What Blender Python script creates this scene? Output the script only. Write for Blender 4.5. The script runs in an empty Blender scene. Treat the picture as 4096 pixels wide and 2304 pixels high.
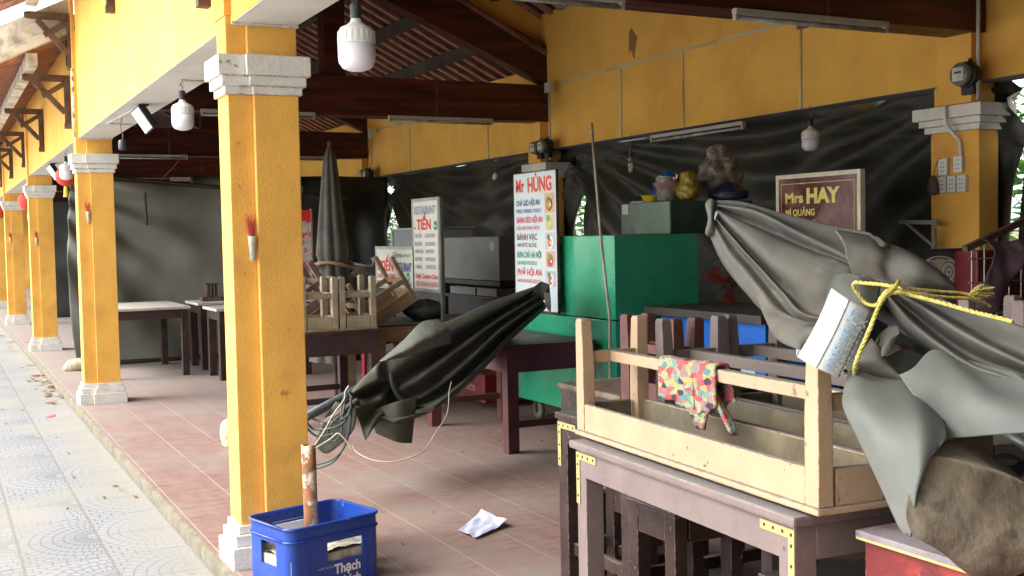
import bpy, bmesh, math, random
from mathutils import Vector, Matrix, noise
R = math.radians
rnd = random.Random(7)
sc = bpy.context.scene
col = sc.collection

# ---------------- camera, sky, sun, exposure ----------------
cam_d = bpy.data.cameras.new('camera'); cam = bpy.data.objects.new('camera', cam_d); col.objects.link(cam)
yaw, pitch, roll = R(26.992), R(-2.639), R(-1.125)
_f = Vector((math.sin(yaw)*math.cos(pitch), math.cos(yaw)*math.cos(pitch), math.sin(pitch)))
_r = Vector((math.cos(yaw), -math.sin(yaw), 0)); _u = _r.cross(_f)
_r2 = _r*math.cos(roll) + _u*math.sin(roll); _u2 = -_r*math.sin(roll) + _u*math.cos(roll)
CM = Matrix((_r2, _u2, -_f)).transposed()
cam.matrix_world = Matrix.Translation((0, 0, 1.5)) @ CM.to_4x4()
cam_d.sensor_width = 36; cam_d.lens = 39.81; cam_d.clip_start = .05; cam_d.clip_end = 2000
sc.camera = cam

w = bpy.data.worlds.new('World'); sc.world = w; w.use_nodes = True
nt = w.node_tree; bg = nt.nodes['Background']; sky = nt.nodes.new('ShaderNodeTexSky'); sky.sky_type = 'NISHITA'
sky.sun_disc = False; sky.sun_elevation = R(48); sky.sun_rotation = R(-75); sky.air_density = 1.0; sky.dust_density = 2.0; sky.ozone_density = 1.0
bw = nt.nodes.new('ShaderNodeHueSaturation'); bw.inputs['Saturation'].default_value = .12
nt.links.new(sky.outputs[0], bw.inputs['Color']); nt.links.new(bw.outputs[0], bg.inputs[0]); bg.inputs[1].default_value = .15
sd = bpy.data.lights.new('sun', 'SUN'); sun = bpy.data.objects.new('sun', sd); col.objects.link(sun)
sd.energy = 1.0; sd.angle = R(40); sd.color = (1, .97, .88)
_az, _el = R(-75), R(48)     # azimuth from +Y towards +X
_dir = Vector((math.sin(_az)*math.cos(_el), math.cos(_az)*math.cos(_el), math.sin(_el)))
sun.rotation_euler = _dir.to_track_quat('Z', 'Y').to_euler()
sc.view_settings.view_transform = 'Standard'; sc.view_settings.look = 'None'; sc.view_settings.exposure = 2.4
sc.view_settings.gamma = 1; sc.view_settings.use_curve_mapping = False
sc.render.engine = 'CYCLES'; sc.cycles.max_bounces = 8; sc.cycles.diffuse_bounces = 5

# ---------------- object helpers ----------------
WM = {}
def tag(o, label=None, cat=None, group=None, kind=None):
    if label: o['label'] = label
    if cat: o['category'] = cat
    if group: o['group'] = group
    if kind: o['kind'] = kind
    return o
def thing(name, label, cat, loc=(0,0,0), rz=0, group=None, mat4=None):
    o = bpy.data.objects.new(name, None); col.objects.link(o); o.empty_display_size = .1
    M = mat4 if mat4 else Matrix.Translation(loc) @ Matrix.Rotation(rz, 4, 'Z')
    o.matrix_world = M; o.rotation_mode = 'XYZ'; WM[o.name] = M.copy()
    return tag(o, label, cat, group)
class MB:
    """collects shapes in WORLD (or local) coordinates into one mesh"""
    def __init__(s): s.v = []; s.f = []; s.uv = None
    def add(s, vs, fs):
        n = len(s.v); s.v += [Vector(v) for v in vs]; s.f += [tuple(i+n for i in f) for f in fs]; return s
    def hexa(s, p):
        return s.add(p, [(0,3,2,1),(4,5,6,7),(0,1,5,4),(1,2,6,5),(2,3,7,6),(3,0,4,7)])
    def box(s, x0,x1,y0,y1,z0,z1):
        return s.hexa([(x0,y0,z0),(x1,y0,z0),(x1,y1,z0),(x0,y1,z0),(x0,y0,z1),(x1,y0,z1),(x1,y1,z1),(x0,y1,z1)])
    def beam(s, a, b, wd, h, up=(0,0,1), wd2=None, h2=None):
        a = Vector(a); b = Vector(b); d = (b-a).normalized(); up = Vector(up)
        if abs(d.dot(up)) > .98: up = Vector((0,1,0))
        sx = d.cross(up).normalized(); uz = sx.cross(d).normalized(); wd2 = wd2 or wd; h2 = h2 or h
        q = lambda c,w_,h_: [c-sx*w_/2-uz*h_/2, c+sx*w_/2-uz*h_/2, c+sx*w_/2+uz*h_/2, c-sx*w_/2+uz*h_/2]
        return s.hexa(q(a,wd,h)+q(b,wd2,h2))
    def tube(s, pts, r, n=8, cap=True):
        pts = [Vector(p) for p in pts]; m = len(pts); rs = r if isinstance(r,(list,tuple)) else [r]*m
        base = len(s.v); prev = None
        for i,p in enumerate(pts):
            d = (pts[min(i+1,m-1)]-pts[max(i-1,0)]).normalized()
            if prev is None:
                a = Vector((0,0,1)) if abs(d.z) < .9 else Vector((1,0,0)); sx = d.cross(a).normalized()
            else:
                sx = (prev - d*prev.dot(d)).normalized()
            prev = sx; sy = d.cross(sx)
            for k in range(n):
                t = 2*math.pi*k/n; s.v.append(p + (sx*math.cos(t)+sy*math.sin(t))*rs[i])
        for i in range(m-1):
            for k in range(n):
                a = base+i*n+k; b = base+i*n+(k+1)%n; s.f.append((a,b,b+n,a+n))
        if cap: s.f.append(tuple(base+k for k in range(n))[::-1]); s.f.append(tuple(base+(m-1)*n+k for k in range(n)))
        return s
    def lathe(s, prof, c=(0,0,0), n=24, axis=(0,0,1)):
        """prof: (radius, height) list along axis from c"""
        c = Vector(c); ax = Vector(axis).normalized(); a = Vector((1,0,0)) if abs(ax.x) < .9 else Vector((0,1,0))
        sx = ax.cross(a).normalized(); sy = ax.cross(sx); base = len(s.v); m = len(prof)
        for r_, h in prof:
            for k in range(n):
                t = 2*math.pi*k/n; s.v.append(c + ax*h + (sx*math.cos(t)+sy*math.sin(t))*max(r_,1e-4))
        for i in range(m-1):
            for k in range(n):
                a_ = base+i*n+k; b = base+i*n+(k+1)%n; s.f.append((a_,b,b+n,a_+n))
        s.f.append(tuple(base+k for k in range(n))[::-1]); s.f.append(tuple(base+(m-1)*n+k for k in range(n)))
        return s
    def grid(s, fn, nu, nv, wrap=False):
        base = len(s.v)
        for j in range(nv+1):
            for i in range(nu + (0 if wrap else 1)):
                s.v.append(Vector(fn(i/nu, j/nv)))
        W = nu if wrap else nu+1
        for j in range(nv):
            for i in range(nu):
                a = base+j*W+i; b = base+j*W+(i+1)%W; s.f.append((a,b,b+W,a+W))
        return s
    def build(s, name, mat, parent=None, bev=0, smooth=False, solid=0, sub=0, world=True):
        me = bpy.data.meshes.new(name); vs = s.v
        if parent and world and parent.name in WM:
            Mi = WM[parent.name].inverted(); vs = [Mi @ v for v in vs]
        me.from_pydata([tuple(v) for v in vs], [], s.f); me.validate()
        bm = bmesh.new(); bm.from_mesh(me); bmesh.ops.recalc_face_normals(bm, faces=bm.faces)
        if bev:
            es = [e for e in bm.edges if len(e.link_faces) == 2 and e.calc_face_angle(0) > R(35)]
            bmesh.ops.bevel(bm, geom=es, offset=bev, segments=2, profile=.6, affect='EDGES', clamp_overlap=True)
        bm.to_mesh(me); bm.free()
        if smooth:
            for p in me.polygons: p.use_smooth = True
        me.materials.append(mat); o = bpy.data.objects.new(name, me); col.objects.link(o)
        if parent:
            o.parent = parent
            if parent.name in WM: WM[o.name] = WM[parent.name]
        if solid: md = o.modifiers.new('thick', 'SOLIDIFY'); md.thickness = solid; md.offset = 0
        if sub: md = o.modifiers.new('sub', 'SUBSURF'); md.levels = sub; md.render_levels = sub
        return o
def box(name, mat, parent, *b, bev=.003): return MB().box(*b).build(name, mat, parent, bev=bev)
def dup(root, loc=None, rz=None, label=None, M=None):
    r_ = root.copy(); col.objects.link(r_)
    r_.matrix_world = M if M else Matrix.Translation(loc) @ Matrix.Rotation(rz or 0, 4, 'Z'); WM[r_.name] = r_.matrix_world.copy()
    if label: r_['label'] = label
    for ch in list(root.children):
        c = ch.copy(); col.objects.link(c); c.parent = r_
        for g in list(ch.children):
            d = g.copy(); col.objects.link(d); d.parent = c
    return r_
def hash3(x, y, z, s=1): return noise.noise(Vector((x*s, y*s, z*s)))

# ---------------- materials ----------------
MATS = {}
def pm(name, base, rough=.7, metal=0, var=.25, scale=6, col2=None, amt=0, sc2=3, th=.55, soft=.12, bump=.15, bsc=60,
       stretch=None, col3=None, amt3=0, sc3=25, th3=.62, spec=.4, emit=0, alpha=1, coords='Object', trans=0, topdust=None, edge=None, crease=None):
    """painted / worn surface: base with soft tone variation, one patchy second tone, one fine fleck tone, bump"""
    if name in MATS: return MATS[name]
    m = bpy.data.materials.new(name); m.use_nodes = True; nt = m.node_tree; N = nt.nodes; L = nt.links; b = N['Principled BSDF']
    tc = N.new('ShaderNodeTexCoord'); src = tc.outputs[coords]
    if stretch:
        mp = N.new('ShaderNodeMapping'); mp.inputs['Scale'].default_value = stretch; L.new(src, mp.inputs[0]); src = mp.outputs[0]
    def nz(s_, d=4, r_=.6):
        n = N.new('ShaderNodeTexNoise'); n.inputs['Scale'].default_value = s_; n.inputs['Detail'].default_value = d; n.inputs['Roughness'].default_value = r_
        L.new(src, n.inputs['Vector']); return n.outputs['Fac']
    def mix(fac, a, c):
        x = N.new('ShaderNodeMix'); x.data_type = 'RGBA'
        if isinstance(fac, float): x.inputs[0].default_value = fac
        else: L.new(fac, x.inputs[0])
        for k, val in ((6, a), (7, c)):
            if isinstance(val, tuple): x.inputs[k].default_value = (*val[:3], 1)
            else: L.new(val, x.inputs[k])
        return x.outputs[2]
    def ramp(f, lo, hi, out=1.0):
        r_ = N.new('ShaderNodeMapRange'); r_.inputs[1].default_value = lo; r_.inputs[2].default_value = hi; r_.inputs[4].default_value = out
        r_.interpolation_type = 'SMOOTHSTEP'; L.new(f, r_.inputs[0]); return r_.outputs[0]
    d = tuple(max(0, c*(1-var)) for c in base); u = tuple(min(1, c*(1+var)) for c in base)
    c = mix(ramp(nz(scale), .3, .7), d, u)
    if col2: c = mix(ramp(nz(sc2, 6), th-soft, th+soft, amt), c, col2)
    if col3: c = mix(ramp(nz(sc3, 3), th3-.04, th3+.04, amt3), c, col3)
    if topdust:
        g = N.new('ShaderNodeNewGeometry'); sp = N.new('ShaderNodeSeparateXYZ'); L.new(g.outputs['Normal'], sp.inputs[0])
        c = mix(ramp(sp.outputs[2], .5, .95, topdust[1]), c, topdust[0])
    if edge:
        g = N.new('ShaderNodeNewGeometry'); bv = N.new('ShaderNodeBevel'); bv.samples = 4; bv.inputs['Radius'].default_value = edge[3] if len(edge) > 3 else .006
        dp = N.new('ShaderNodeVectorMath'); dp.operation = 'DOT_PRODUCT'; L.new(bv.outputs[0], dp.inputs[0]); L.new(g.outputs['True Normal'], dp.inputs[1])
        iv = N.new('ShaderNodeMath'); iv.operation = 'SUBTRACT'; iv.inputs[0].default_value = 1; L.new(dp.outputs['Value'], iv.inputs[1]); e1 = ramp(iv.outputs[0], .01, .06)
        mm = N.new('ShaderNodeMath'); mm.operation = 'MULTIPLY'; L.new(e1, mm.inputs[0]); L.new(ramp(nz(edge[2], 5), .46, .54, edge[1]), mm.inputs[1]); c = mix(mm.outputs[0], c, edge[0])
    L.new(c, b.inputs['Base Color']); b.inputs['Roughness'].default_value = rough; b.inputs['Metallic'].default_value = metal
    b.inputs['Specular IOR Level'].default_value = spec
    rr = N.new('ShaderNodeMapRange'); rr.inputs[1].default_value = .3; rr.inputs[2].default_value = .7
    rr.inputs[3].default_value = max(.03, rough-.1); rr.inputs[4].default_value = min(1, rough+.12); L.new(nz(scale*2.3), rr.inputs[0]); L.new(rr.outputs[0], b.inputs['Roughness'])
    if bump:
        bp = N.new('ShaderNodeBump'); bp.inputs['Strength'].default_value = bump; bp.inputs['Distance'].default_value = .01
        L.new(nz(bsc, 5), bp.inputs['Height']); L.new(bp.outputs[0], b.inputs['Normal'])
    if crease:
        cn = N.new('ShaderNodeTexNoise'); cn.noise_type = 'RIDGED_MULTIFRACTAL'; cn.normalize = True; cn.inputs['Scale'].default_value = crease[0]; cn.inputs['Detail'].default_value = 2.5; cn.inputs['Distortion'].default_value = .6; L.new(src, cn.inputs['Vector'])
        b2 = N.new('ShaderNodeBump'); b2.inputs['Strength'].default_value = crease[1]; b2.inputs['Distance'].default_value = .02; L.new(cn.outputs['Fac'], b2.inputs['Height'])
        if bump: L.new(bp.outputs[0], b2.inputs['Normal'])
        L.new(b2.outputs[0], b.inputs['Normal'])
    if emit: L.new(c, b.inputs['Emission Color']); b.inputs['Emission Strength'].default_value = emit
    if alpha < 1: b.inputs['Alpha'].default_value = alpha
    if trans: b.inputs['Transmission Weight'].default_value = trans
    MATS[name] = m; return m
def leafmat(name, c, t=.35):
    m = pm(name, c, rough=.55, var=.4, scale=3, bump=0)
    b = m.node_tree.nodes['Principled BSDF']; o = m.node_tree.nodes['Material Output']
    tr = m.node_tree.nodes.new('ShaderNodeBsdfTranslucent'); tr.inputs[0].default_value = (*[min(1,x*2.2) for x in c], 1)
    mx = m.node_tree.nodes.new('ShaderNodeMixShader'); mx.inputs[0].default_value = t
    m.node_tree.links.new(b.outputs[0], mx.inputs[1]); m.node_tree.links.new(tr.outputs[0], mx.inputs[2]); m.node_tree.links.new(mx.outputs[0], o.inputs[0]); return m

YEL = pm('yellow_limewash', (.77,.43,.085), .9, var=.07, scale=2.2, col2=(.60,.27,.05), amt=.45, sc2=1.3, th=.57, bump=.25, bsc=90, col3=(.22,.13,.06), amt3=.5, sc3=14, th3=.76)
YELW = pm('yellow_limewash_worn', (.74,.40,.078), .9, var=.08, scale=3, col2=(.55,.25,.06), amt=.55, sc2=2.5, th=.58, bump=.3, bsc=70, col3=(.25,.12,.05), amt3=.6, sc3=11, th3=.72, edge=((.66,.58,.42),.8,30,.004))
WHT = pm('whitewash', (.66,.64,.58), .9, var=.07, scale=5, col2=(.42,.39,.33), amt=.5, sc2=4, th=.6, bump=.5, bsc=45, col3=(.12,.10,.08), amt3=.7, sc3=22, th3=.70, edge=((.14,.12,.09),.9,22,.008))
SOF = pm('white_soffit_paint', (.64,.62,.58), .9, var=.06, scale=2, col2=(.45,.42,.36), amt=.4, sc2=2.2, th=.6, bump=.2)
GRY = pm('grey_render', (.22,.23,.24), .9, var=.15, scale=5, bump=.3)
WOOD = pm('dark_red_wood', (.085,.018,.012), .42, var=.55, scale=2.2, stretch=(.45,3,5), col2=(.035,.012,.01), amt=.9, sc2=1.4, th=.52, bump=.2, bsc=20, spec=.35)
WOODB = pm('brown_weathered_wood', (.085,.045,.028), .75, var=.4, scale=5, col2=(.16,.12,.09), amt=.5, sc2=6, bump=.4, bsc=30)
PURL = pm('grey_brown_purlin', (.055,.042,.035), .8, var=.3, scale=5, bump=.3)
BATT = pm('pinkish_batten', (.33,.15,.10), .8, var=.3, scale=8, bump=.2)
TILEU = pm('roof_tile_underside', (.05,.018,.014), .9, var=.4, scale=8, bump=.3)
TILET = pm('terracotta_roof_tile', (.20,.085,.05), .85, var=.4, scale=7, col2=(.08,.07,.06), amt=.8, sc2=2, bump=.6, bsc=20)
CEM = pm('weathered_white_cement', (.60,.56,.48), .95, var=.12, scale=4, col2=(.20,.18,.15), amt=.8, sc2=5, th=.56, bump=.6, bsc=30)
BLKP = pm('black_plastic', (.015,.016,.018), .45, var=.2, bump=0)
# ---------------- ground ----------------
GZ = -.09
def nodes_of(m): return m.node_tree.nodes, m.node_tree.links
def mathn(N, L, op, a, b=None, c=None):
    n = N.new('ShaderNodeMath'); n.operation = op
    for i, v in enumerate((a, b, c)):
        if v is None: continue
        if isinstance(v, (int, float)): n.inputs[i].default_value = v
        else: L.new(v, n.inputs[i])
    return n.outputs[0]
def xyz(N, L):
    tc = N.new('ShaderNodeTexCoord'); sp = N.new('ShaderNodeSeparateXYZ'); L.new(tc.outputs['Object'], sp.inputs[0]); return tc, sp
def paving_mat():
    m = bpy.data.materials.new('fan_pattern_paving'); m.use_nodes = True; N, L = nodes_of(m); b = N['Principled BSDF']
    tc, sp = xyz(N, L); M_ = lambda *a: mathn(N, L, *a)
    TX, TY = .4, .46
    nzd = N.new('ShaderNodeTexNoise'); nzd.inputs['Scale'].default_value = 9; L.new(tc.outputs['Object'], nzd.inputs[0])
    wob = M_('MULTIPLY', M_('SUBTRACT', nzd.outputs[0], .5), .012)
    ux = M_('DIVIDE', M_('ADD', M_('SUBTRACT', sp.outputs[0], .735-10*TX), wob), TX); uy = M_('DIVIDE', M_('ADD', M_('SUBTRACT', sp.outputs[1], 6.483-40*TY), wob), TY)
    iy = M_('FLOOR', uy); ix = M_('FLOOR', ux); fx = M_('FRACT', ux); fy = M_('FRACT', uy)
    par = M_('MODULO', iy, 2.0); gy = M_('ABSOLUTE', M_('SUBTRACT', fy, par)); # mirror every other tile
    par2 = M_('MODULO', ix, 2.0); gx = M_('ABSOLUTE', M_('SUBTRACT', fx, par2)); gx = fx
    rr = M_('SQRT', M_('ADD', M_('MULTIPLY', M_('SUBTRACT', 1.0, gx), M_('SUBTRACT', 1.0, gx)), M_('MULTIPLY', gy, gy)))
    def lines(v, freq, wdt):
        f = M_('FRACT', M_('MULTIPLY', v, freq)); d = M_('MINIMUM', f, M_('SUBTRACT', 1.0, f)); return M_('LESS_THAN', d, wdt*freq)
    rings = lines(rr, 7.0, .011); ang = M_('ARCTAN2', gy, M_('SUBTRACT', 1.001, gx))
    stag = M_('MULTIPLY', M_('MODULO', M_('FLOOR', M_('MULTIPLY', rr, 7.0)), 2.0), .5)
    f = M_('FRACT', M_('ADD', M_('MULTIPLY', ang, 7.0), stag)); d = M_('MINIMUM', f, M_('SUBTRACT', 1.0, f)); rad = M_('MULTIPLY', M_('LESS_THAN', M_('MULTIPLY', d, rr), .06), M_('GREATER_THAN', rr, .16))
    fan = M_('MAXIMUM', rings, rad); inside = M_('LESS_THAN', rr, 1.0)
    st2 = M_('MULTIPLY', M_('MODULO', M_('FLOOR', M_('MULTIPLY', gy, 9.0)), 2.0), .5)
    f2 = M_('FRACT', M_('ADD', M_('MULTIPLY', gx, 6.0), st2)); d2 = M_('MINIMUM', f2, M_('SUBTRACT', 1.0, f2))
    sq = M_('MAXIMUM', lines(gy, 9.0, .011), M_('LESS_THAN', d2, .07))
    pat = M_('ADD', M_('MULTIPLY', fan, inside), M_('MULTIPLY', sq, M_('SUBTRACT', 1.0, inside)))
    ex = M_('MINIMUM', fx, M_('SUBTRACT', 1.0, fx)); ey = M_('MINIMUM', fy, M_('SUBTRACT', 1.0, fy))
    jt = M_('MAXIMUM', M_('LESS_THAN', ex, .022), M_('LESS_THAN', ey, .014))
    n1 = N.new('ShaderNodeTexNoise'); n1.inputs['Scale'].default_value = 1.1; n1.inputs['Detail'].default_value = 7; L.new(tc.outputs['Object'], n1.inputs[0])
    n2 = N.new('ShaderNodeTexNoise'); n2.inputs['Scale'].default_value = 45; n2.inputs['Detail'].default_value = 5; L.new(tc.outputs['Object'], n2.inputs[0])
    wn = N.new('ShaderNodeTexWhiteNoise'); wn.noise_dimensions = '2D'; cb = N.new('ShaderNodeCombineXYZ'); L.new(ix, cb.inputs[0]); L.new(iy, cb.inputs[1]); L.new(cb.outputs[0], wn.inputs[0])
    # dirt film: thick along the kerb
    edge = N.new('ShaderNodeMapRange'); edge.inputs[1].default_value = .70; edge.inputs[2].default_value = 1.1; L.new(M_('ADD', sp.outputs[0], M_('MULTIPLY', M_('SUBTRACT', n1.outputs[0], .5), .9)), edge.inputs[0])
    mr = N.new('ShaderNodeMapRange'); mr.inputs[1].default_value = .46; mr.inputs[2].default_value = .62; L.new(n1.outputs[0], mr.inputs[0])
    film = M_('MAXIMUM', edge.outputs[0], M_('MULTIPLY', mr.outputs[0], .7))
    def mix(fac, a, c):
        x = N.new('ShaderNodeMix'); x.data_type = 'RGBA'
        if isinstance(fac, (float, int)): x.inputs[0].default_value = fac
        else: L.new(fac, x.inputs[0])
        for k, val in ((6, a), (7, c)):
            if isinstance(val, tuple): x.inputs[k].default_value = (*val, 1)
            else: L.new(val, x.inputs[k])
        return x.outputs[2]
    base = mix(wn.outputs[0], (.15,.155,.165), (.20,.205,.215)); base = mix(n2.outputs[0], base, (.21,.212,.22))
    groove = M_('MULTIPLY', pat, M_('SUBTRACT', 1.0, M_('MULTIPLY', film, .8)))
    c = mix(M_('MULTIPLY', groove, .72), base, (.06,.065,.075)); c = mix(M_('MULTIPLY', film, .62), c, (.215,.195,.15)); c = mix(M_('MULTIPLY', jt, .6), c, (.12,.11,.09))
    n3 = N.new('ShaderNodeTexNoise'); n3.inputs['Scale'].default_value = 30; n3.inputs['Detail'].default_value = 6; L.new(tc.outputs['Object'], n3.inputs[0])
    sp2 = N.new('ShaderNodeMapRange'); sp2.inputs[1].default_value = .64; sp2.inputs[2].default_value = .70; L.new(n3.outputs[0], sp2.inputs[0])
    c = mix(M_('MULTIPLY', sp2.outputs[0], M_('MULTIPLY', film, .7)), c, (.10,.085,.06))
    L.new(c, b.inputs['Base Color']); b.inputs['Roughness'].default_value = .85
    bp = N.new('ShaderNodeBump'); bp.inputs['Strength'].default_value = .6; bp.inputs['Distance'].default_value = .006
    L.new(M_('ADD', M_('SUBTRACT', 1.0, M_('MAXIMUM', groove, jt)), M_('MULTIPLY', n2.outputs[0], .5)), bp.inputs['Height']); L.new(bp.outputs[0], b.inputs['Normal'])
    return m
def floor_mat():
    m = bpy.data.materials.new('red_floor_tile'); m.use_nodes = True; N, L = nodes_of(m); b = N['Principled BSDF']
    tc, sp = xyz(N, L); M_ = lambda *a: mathn(N, L, *a)
    T = .3337
    def nz(s, d=6, st=None, r_=.65):
        n = N.new('ShaderNodeTexNoise'); n.inputs['Scale'].default_value = s; n.inputs['Detail'].default_value = d; n.inputs['Roughness'].default_value = r_
        if st: mp = N.new('ShaderNodeMapping'); mp.inputs['Scale'].default_value = st; L.new(tc.outputs['Object'], mp.inputs[0]); L.new(mp.outputs[0], n.inputs[0])
        else: L.new(tc.outputs['Object'], n.inputs[0])
        return n.outputs[0]
    def mr(v, a, c, o=1.0):
        x = N.new('ShaderNodeMapRange'); x.inputs[1].default_value = a; x.inputs[2].default_value = c; x.inputs[4].default_value = o; L.new(v, x.inputs[0]); return x.outputs[0]
    def mix(fac, a, c):
        x = N.new('ShaderNodeMix'); x.data_type = 'RGBA'
        if isinstance(fac, (float, int)): x.inputs[0].default_value = fac
        else: L.new(fac, x.inputs[0])
        for k, val in ((6, a), (7, c)):
            if isinstance(val, tuple): x.inputs[k].default_value = (*val, 1)
            else: L.new(val, x.inputs[k])
        return x.outputs[2]
    ux = M_('DIVIDE', M_('SUBTRACT', sp.outputs[0], 1.505-6*T), T); uy = M_('DIVIDE', M_('SUBTRACT', sp.outputs[1], .13), T)
    fx = M_('FRACT', ux); fy = M_('FRACT', uy); ex = M_('MINIMUM', fx, M_('SUBTRACT', 1.0, fx)); ey = M_('MINIMUM', fy, M_('SUBTRACT', 1.0, fy))
    wn = N.new('ShaderNodeTexWhiteNoise'); wn.noise_dimensions = '2D'; cb = N.new('ShaderNodeCombineXYZ'); L.new(M_('FLOOR', ux), cb.inputs[0]); L.new(M_('FLOOR', uy), cb.inputs[1]); L.new(cb.outputs[0], wn.inputs[0])
    c = mix(mr(nz(3, 8, (3.2,1,1)), .38, .62), (.20,.085,.066), (.27,.15,.125))
    c = mix(M_('MULTIPLY', wn.outputs[0], .22), c, (.25,.13,.105))
    c = mix(mr(nz(5.5, 7, (1,4.5,1)), .53, .60, .8), c, (.135,.048,.036))     # worn red streaks across
    c = mix(mr(nz(1.1, 9), .42, .66, .8), c, (.235,.195,.17))                 # dust
    c = mix(mr(nz(7, 8, (1,2.5,1)), .60, .74, .8), c, (.33,.31,.30))         # pale smears
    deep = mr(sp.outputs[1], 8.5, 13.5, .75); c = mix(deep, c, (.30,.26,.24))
    c = mix(mr(nz(60, 2), .70, .74, .6), c, (.09,.06,.05))
    jx = M_('LESS_THAN', ex, .008); jy = M_('MULTIPLY', M_('LESS_THAN', ey, .005), .45)
    c = mix(.38, c, (.155,.138,.122)); c = mix(M_('MULTIPLY', jx, mr(nz(2.5, 5), .3, .5, .8)), c, (.36,.32,.28)); c = mix(jy, c, (.16,.10,.08))
    L.new(c, b.inputs['Base Color']); L.new(mr(nz(2.6), .3, .7, .65), b.inputs['Roughness']); b.inputs['Specular IOR Level'].default_value = .35
    rg = N.new('ShaderNodeMapRange'); rg.inputs[3].default_value = .42; rg.inputs[4].default_value = .75; L.new(nz(2.6), rg.inputs[0]); L.new(rg.outputs[0], b.inputs['Roughness'])
    bp = N.new('ShaderNodeBump'); bp.inputs['Strength'].default_value = .25; bp.inputs['Distance'].default_value = .004
    L.new(M_('SUBTRACT', nz(18, 6), M_('MAXIMUM', jx, jy)), bp.inputs['Height']); L.new(bp.outputs[0], b.inputs['Normal']); return m
g = MB().grid(lambda u,v: (-70+71.2*u, -40+260*v, GZ), 2, 2).build('pavement', paving_mat()); tag(g, kind='structure')
earth = MB().grid(lambda u,v: (-300+700*u, -200+800*v, GZ-.05), 2, 2).build('ground', pm('bare_earth', (.16,.12,.08), .95, var=.3, scale=.6)); tag(earth, kind='structure')
KERB = pm('cement_kerb', (.115,.10,.07), .95, var=.25, scale=6, col2=(.16,.13,.09), amt=.7, sc2=7, bump=.6, bsc=30, col3=(.2,.2,.18), amt3=.5, sc3=9, th3=.64)
def kerb():
    m = MB(); ys = [-14+ .25*i for i in range(232)]
    for a, y in enumerate(ys):
        j = .012*hash3(1, y, 0, 2.3); m.v += [Vector((1.145+j, y, GZ-.04)), Vector((1.125+j, y, -.012)), Vector((1.15+j*.5, y, -.0005)), Vector((1.24, y, -.002))]
    for a in range(len(ys)-1):
        for k in range(3): m.f.append((a*4+k, a*4+k+1, a*4+5+k, a*4+4+k))
    return m
tag(kerb().build('kerb', KERB, smooth=True), kind='structure')
rd = MB().grid(lambda u,v: (-70+68.6*u, -60+300*v, GZ+.004), 2, 2).build('bounce_road', pm('pale_bounce_road',(.56,.55,.51),.9,var=.1,scale=.5,bump=.2)); tag(rd, kind='structure')  # road strip added pale to bounce light up into the hall
fl = MB(); fl.box(1.15, 6.9, -16, 44, -.05, 0); o = fl.build('floor', floor_mat()); tag(o, kind='structure')

# ---------------- the market hall ----------------
PITCH = 6.07
hall = thing('market_hall', 'long yellow limewashed open market hall with white-capped square columns and dark red timber trusses', 'building', (1.2, 5.1, 0))
def column_front(k):
    y = 5.14 + PITCH*k
    s = MB(); s.box(1.322,1.53, y,y+.27, .19,2.165); s.box(1.21,1.3219, y+.03,y+.23, .19,2.165)
    # neck
    s.box(1.30,1.53, y+.01,y+.26, 2.34,2.4855); s.box(1.21,1.2999, y+.04,y+.22, 2.34,2.52)
    c = s.build('column', YELW, hall, bev=.005)
    cap = MB()
    for z0,z1,e in ((2.248,2.34,.048),(2.202,2.2479,.031),(2.165,2.2019,.015)):
        cap.box(1.322-e+.008,1.53+e,y-e,y+.27+e,z0,z1); cap.box(1.21-e,1.322-e+.0079, y+.03-e, y+.23+e, z0,z1)
    cap.build('capital', WHT, c, bev=.004)
    ba = MB()
    for z0,z1,e in ((-.01,.10,.05),(.1001,.152,.032),(.1521,.192,.014)):
        ba.box(1.322-e+.01,1.53+e,y-e,y+.27+e,z0,z1); ba.box(1.21-e,1.322-e+.0099, y+.03-e, y+.23+e, z0,z1)
    ba.build('base', WHT, c, bev=.006)
def column_back(k):
    y = 5.14 + PITCH*k + .33
    s = MB(); s.box(6.39,6.58, y,y+.42, .19,2.165); s.box(6.40,6.57,y+.02,y+.40,2.34,2.487)
    c = s.build('column', YELW, hall, bev=.006)
    cap = MB()
    for z0,z1,e in ((2.255,2.34,.10),(2.21,2.2549,.065),(2.165,2.2099,.035)): cap.box(6.39-e,6.58+e*.6,y-e,y+.42+e*.8,z0,z1)
    cap.build('capital', WHT, c, bev=.004)
    ba = MB()
    for z0,z1,e in ((0,.12,.06),(.1201,.192,.03)): ba.box(6.39-e,6.58+e,y-e,y+.42+e,z0,z1)
    ba.build('base', WHT, c, bev=.005)
    # pilaster strip rising behind the meter boxes
    MB().box(6.245,6.3495,y-.06,y+.23,2.34,2.83).build('pilaster', YEL, hall)
for k in range(-3, 6): column_front(k)
for k in range(-3, 6): column_back(k)
Y0, Y1 = -1.2, 40
# front wall beam (white soffit is its underside)
def wall_seg(x0,x1,ya,yb,z0,z1,nm='wall_beam'):
    o = MB().box(x0,x1,ya,yb,z0+.004,z1).build(nm, YEL, hall)
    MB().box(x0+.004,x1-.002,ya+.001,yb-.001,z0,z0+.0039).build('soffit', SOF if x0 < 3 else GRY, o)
wall_seg(1.235,1.53, -14, 5.16, 2.485, 3.45)
wall_seg(1.235,1.53, 5.1605, 11.20, 2.485, 4.02)
wall_seg(1.235,1.53, 11.2005, 44, 2.485, 3.47)
for k in range(-1,6):
    y = 5.14+PITCH*k
    MB().box(1.205,1.2345,y+.03,y+.24,2.52,3.9 if k==1 else 3.4).build('pilaster', YEL, hall)
    MB().box(1.23,1.535,y-.012,y+.006,2.474,2.4849).build('soffit_edge', WHT, hall)
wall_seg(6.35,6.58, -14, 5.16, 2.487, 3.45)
wall_seg(6.35,6.58, 5.1605, 11.74, 2.487, 4.05)
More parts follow.
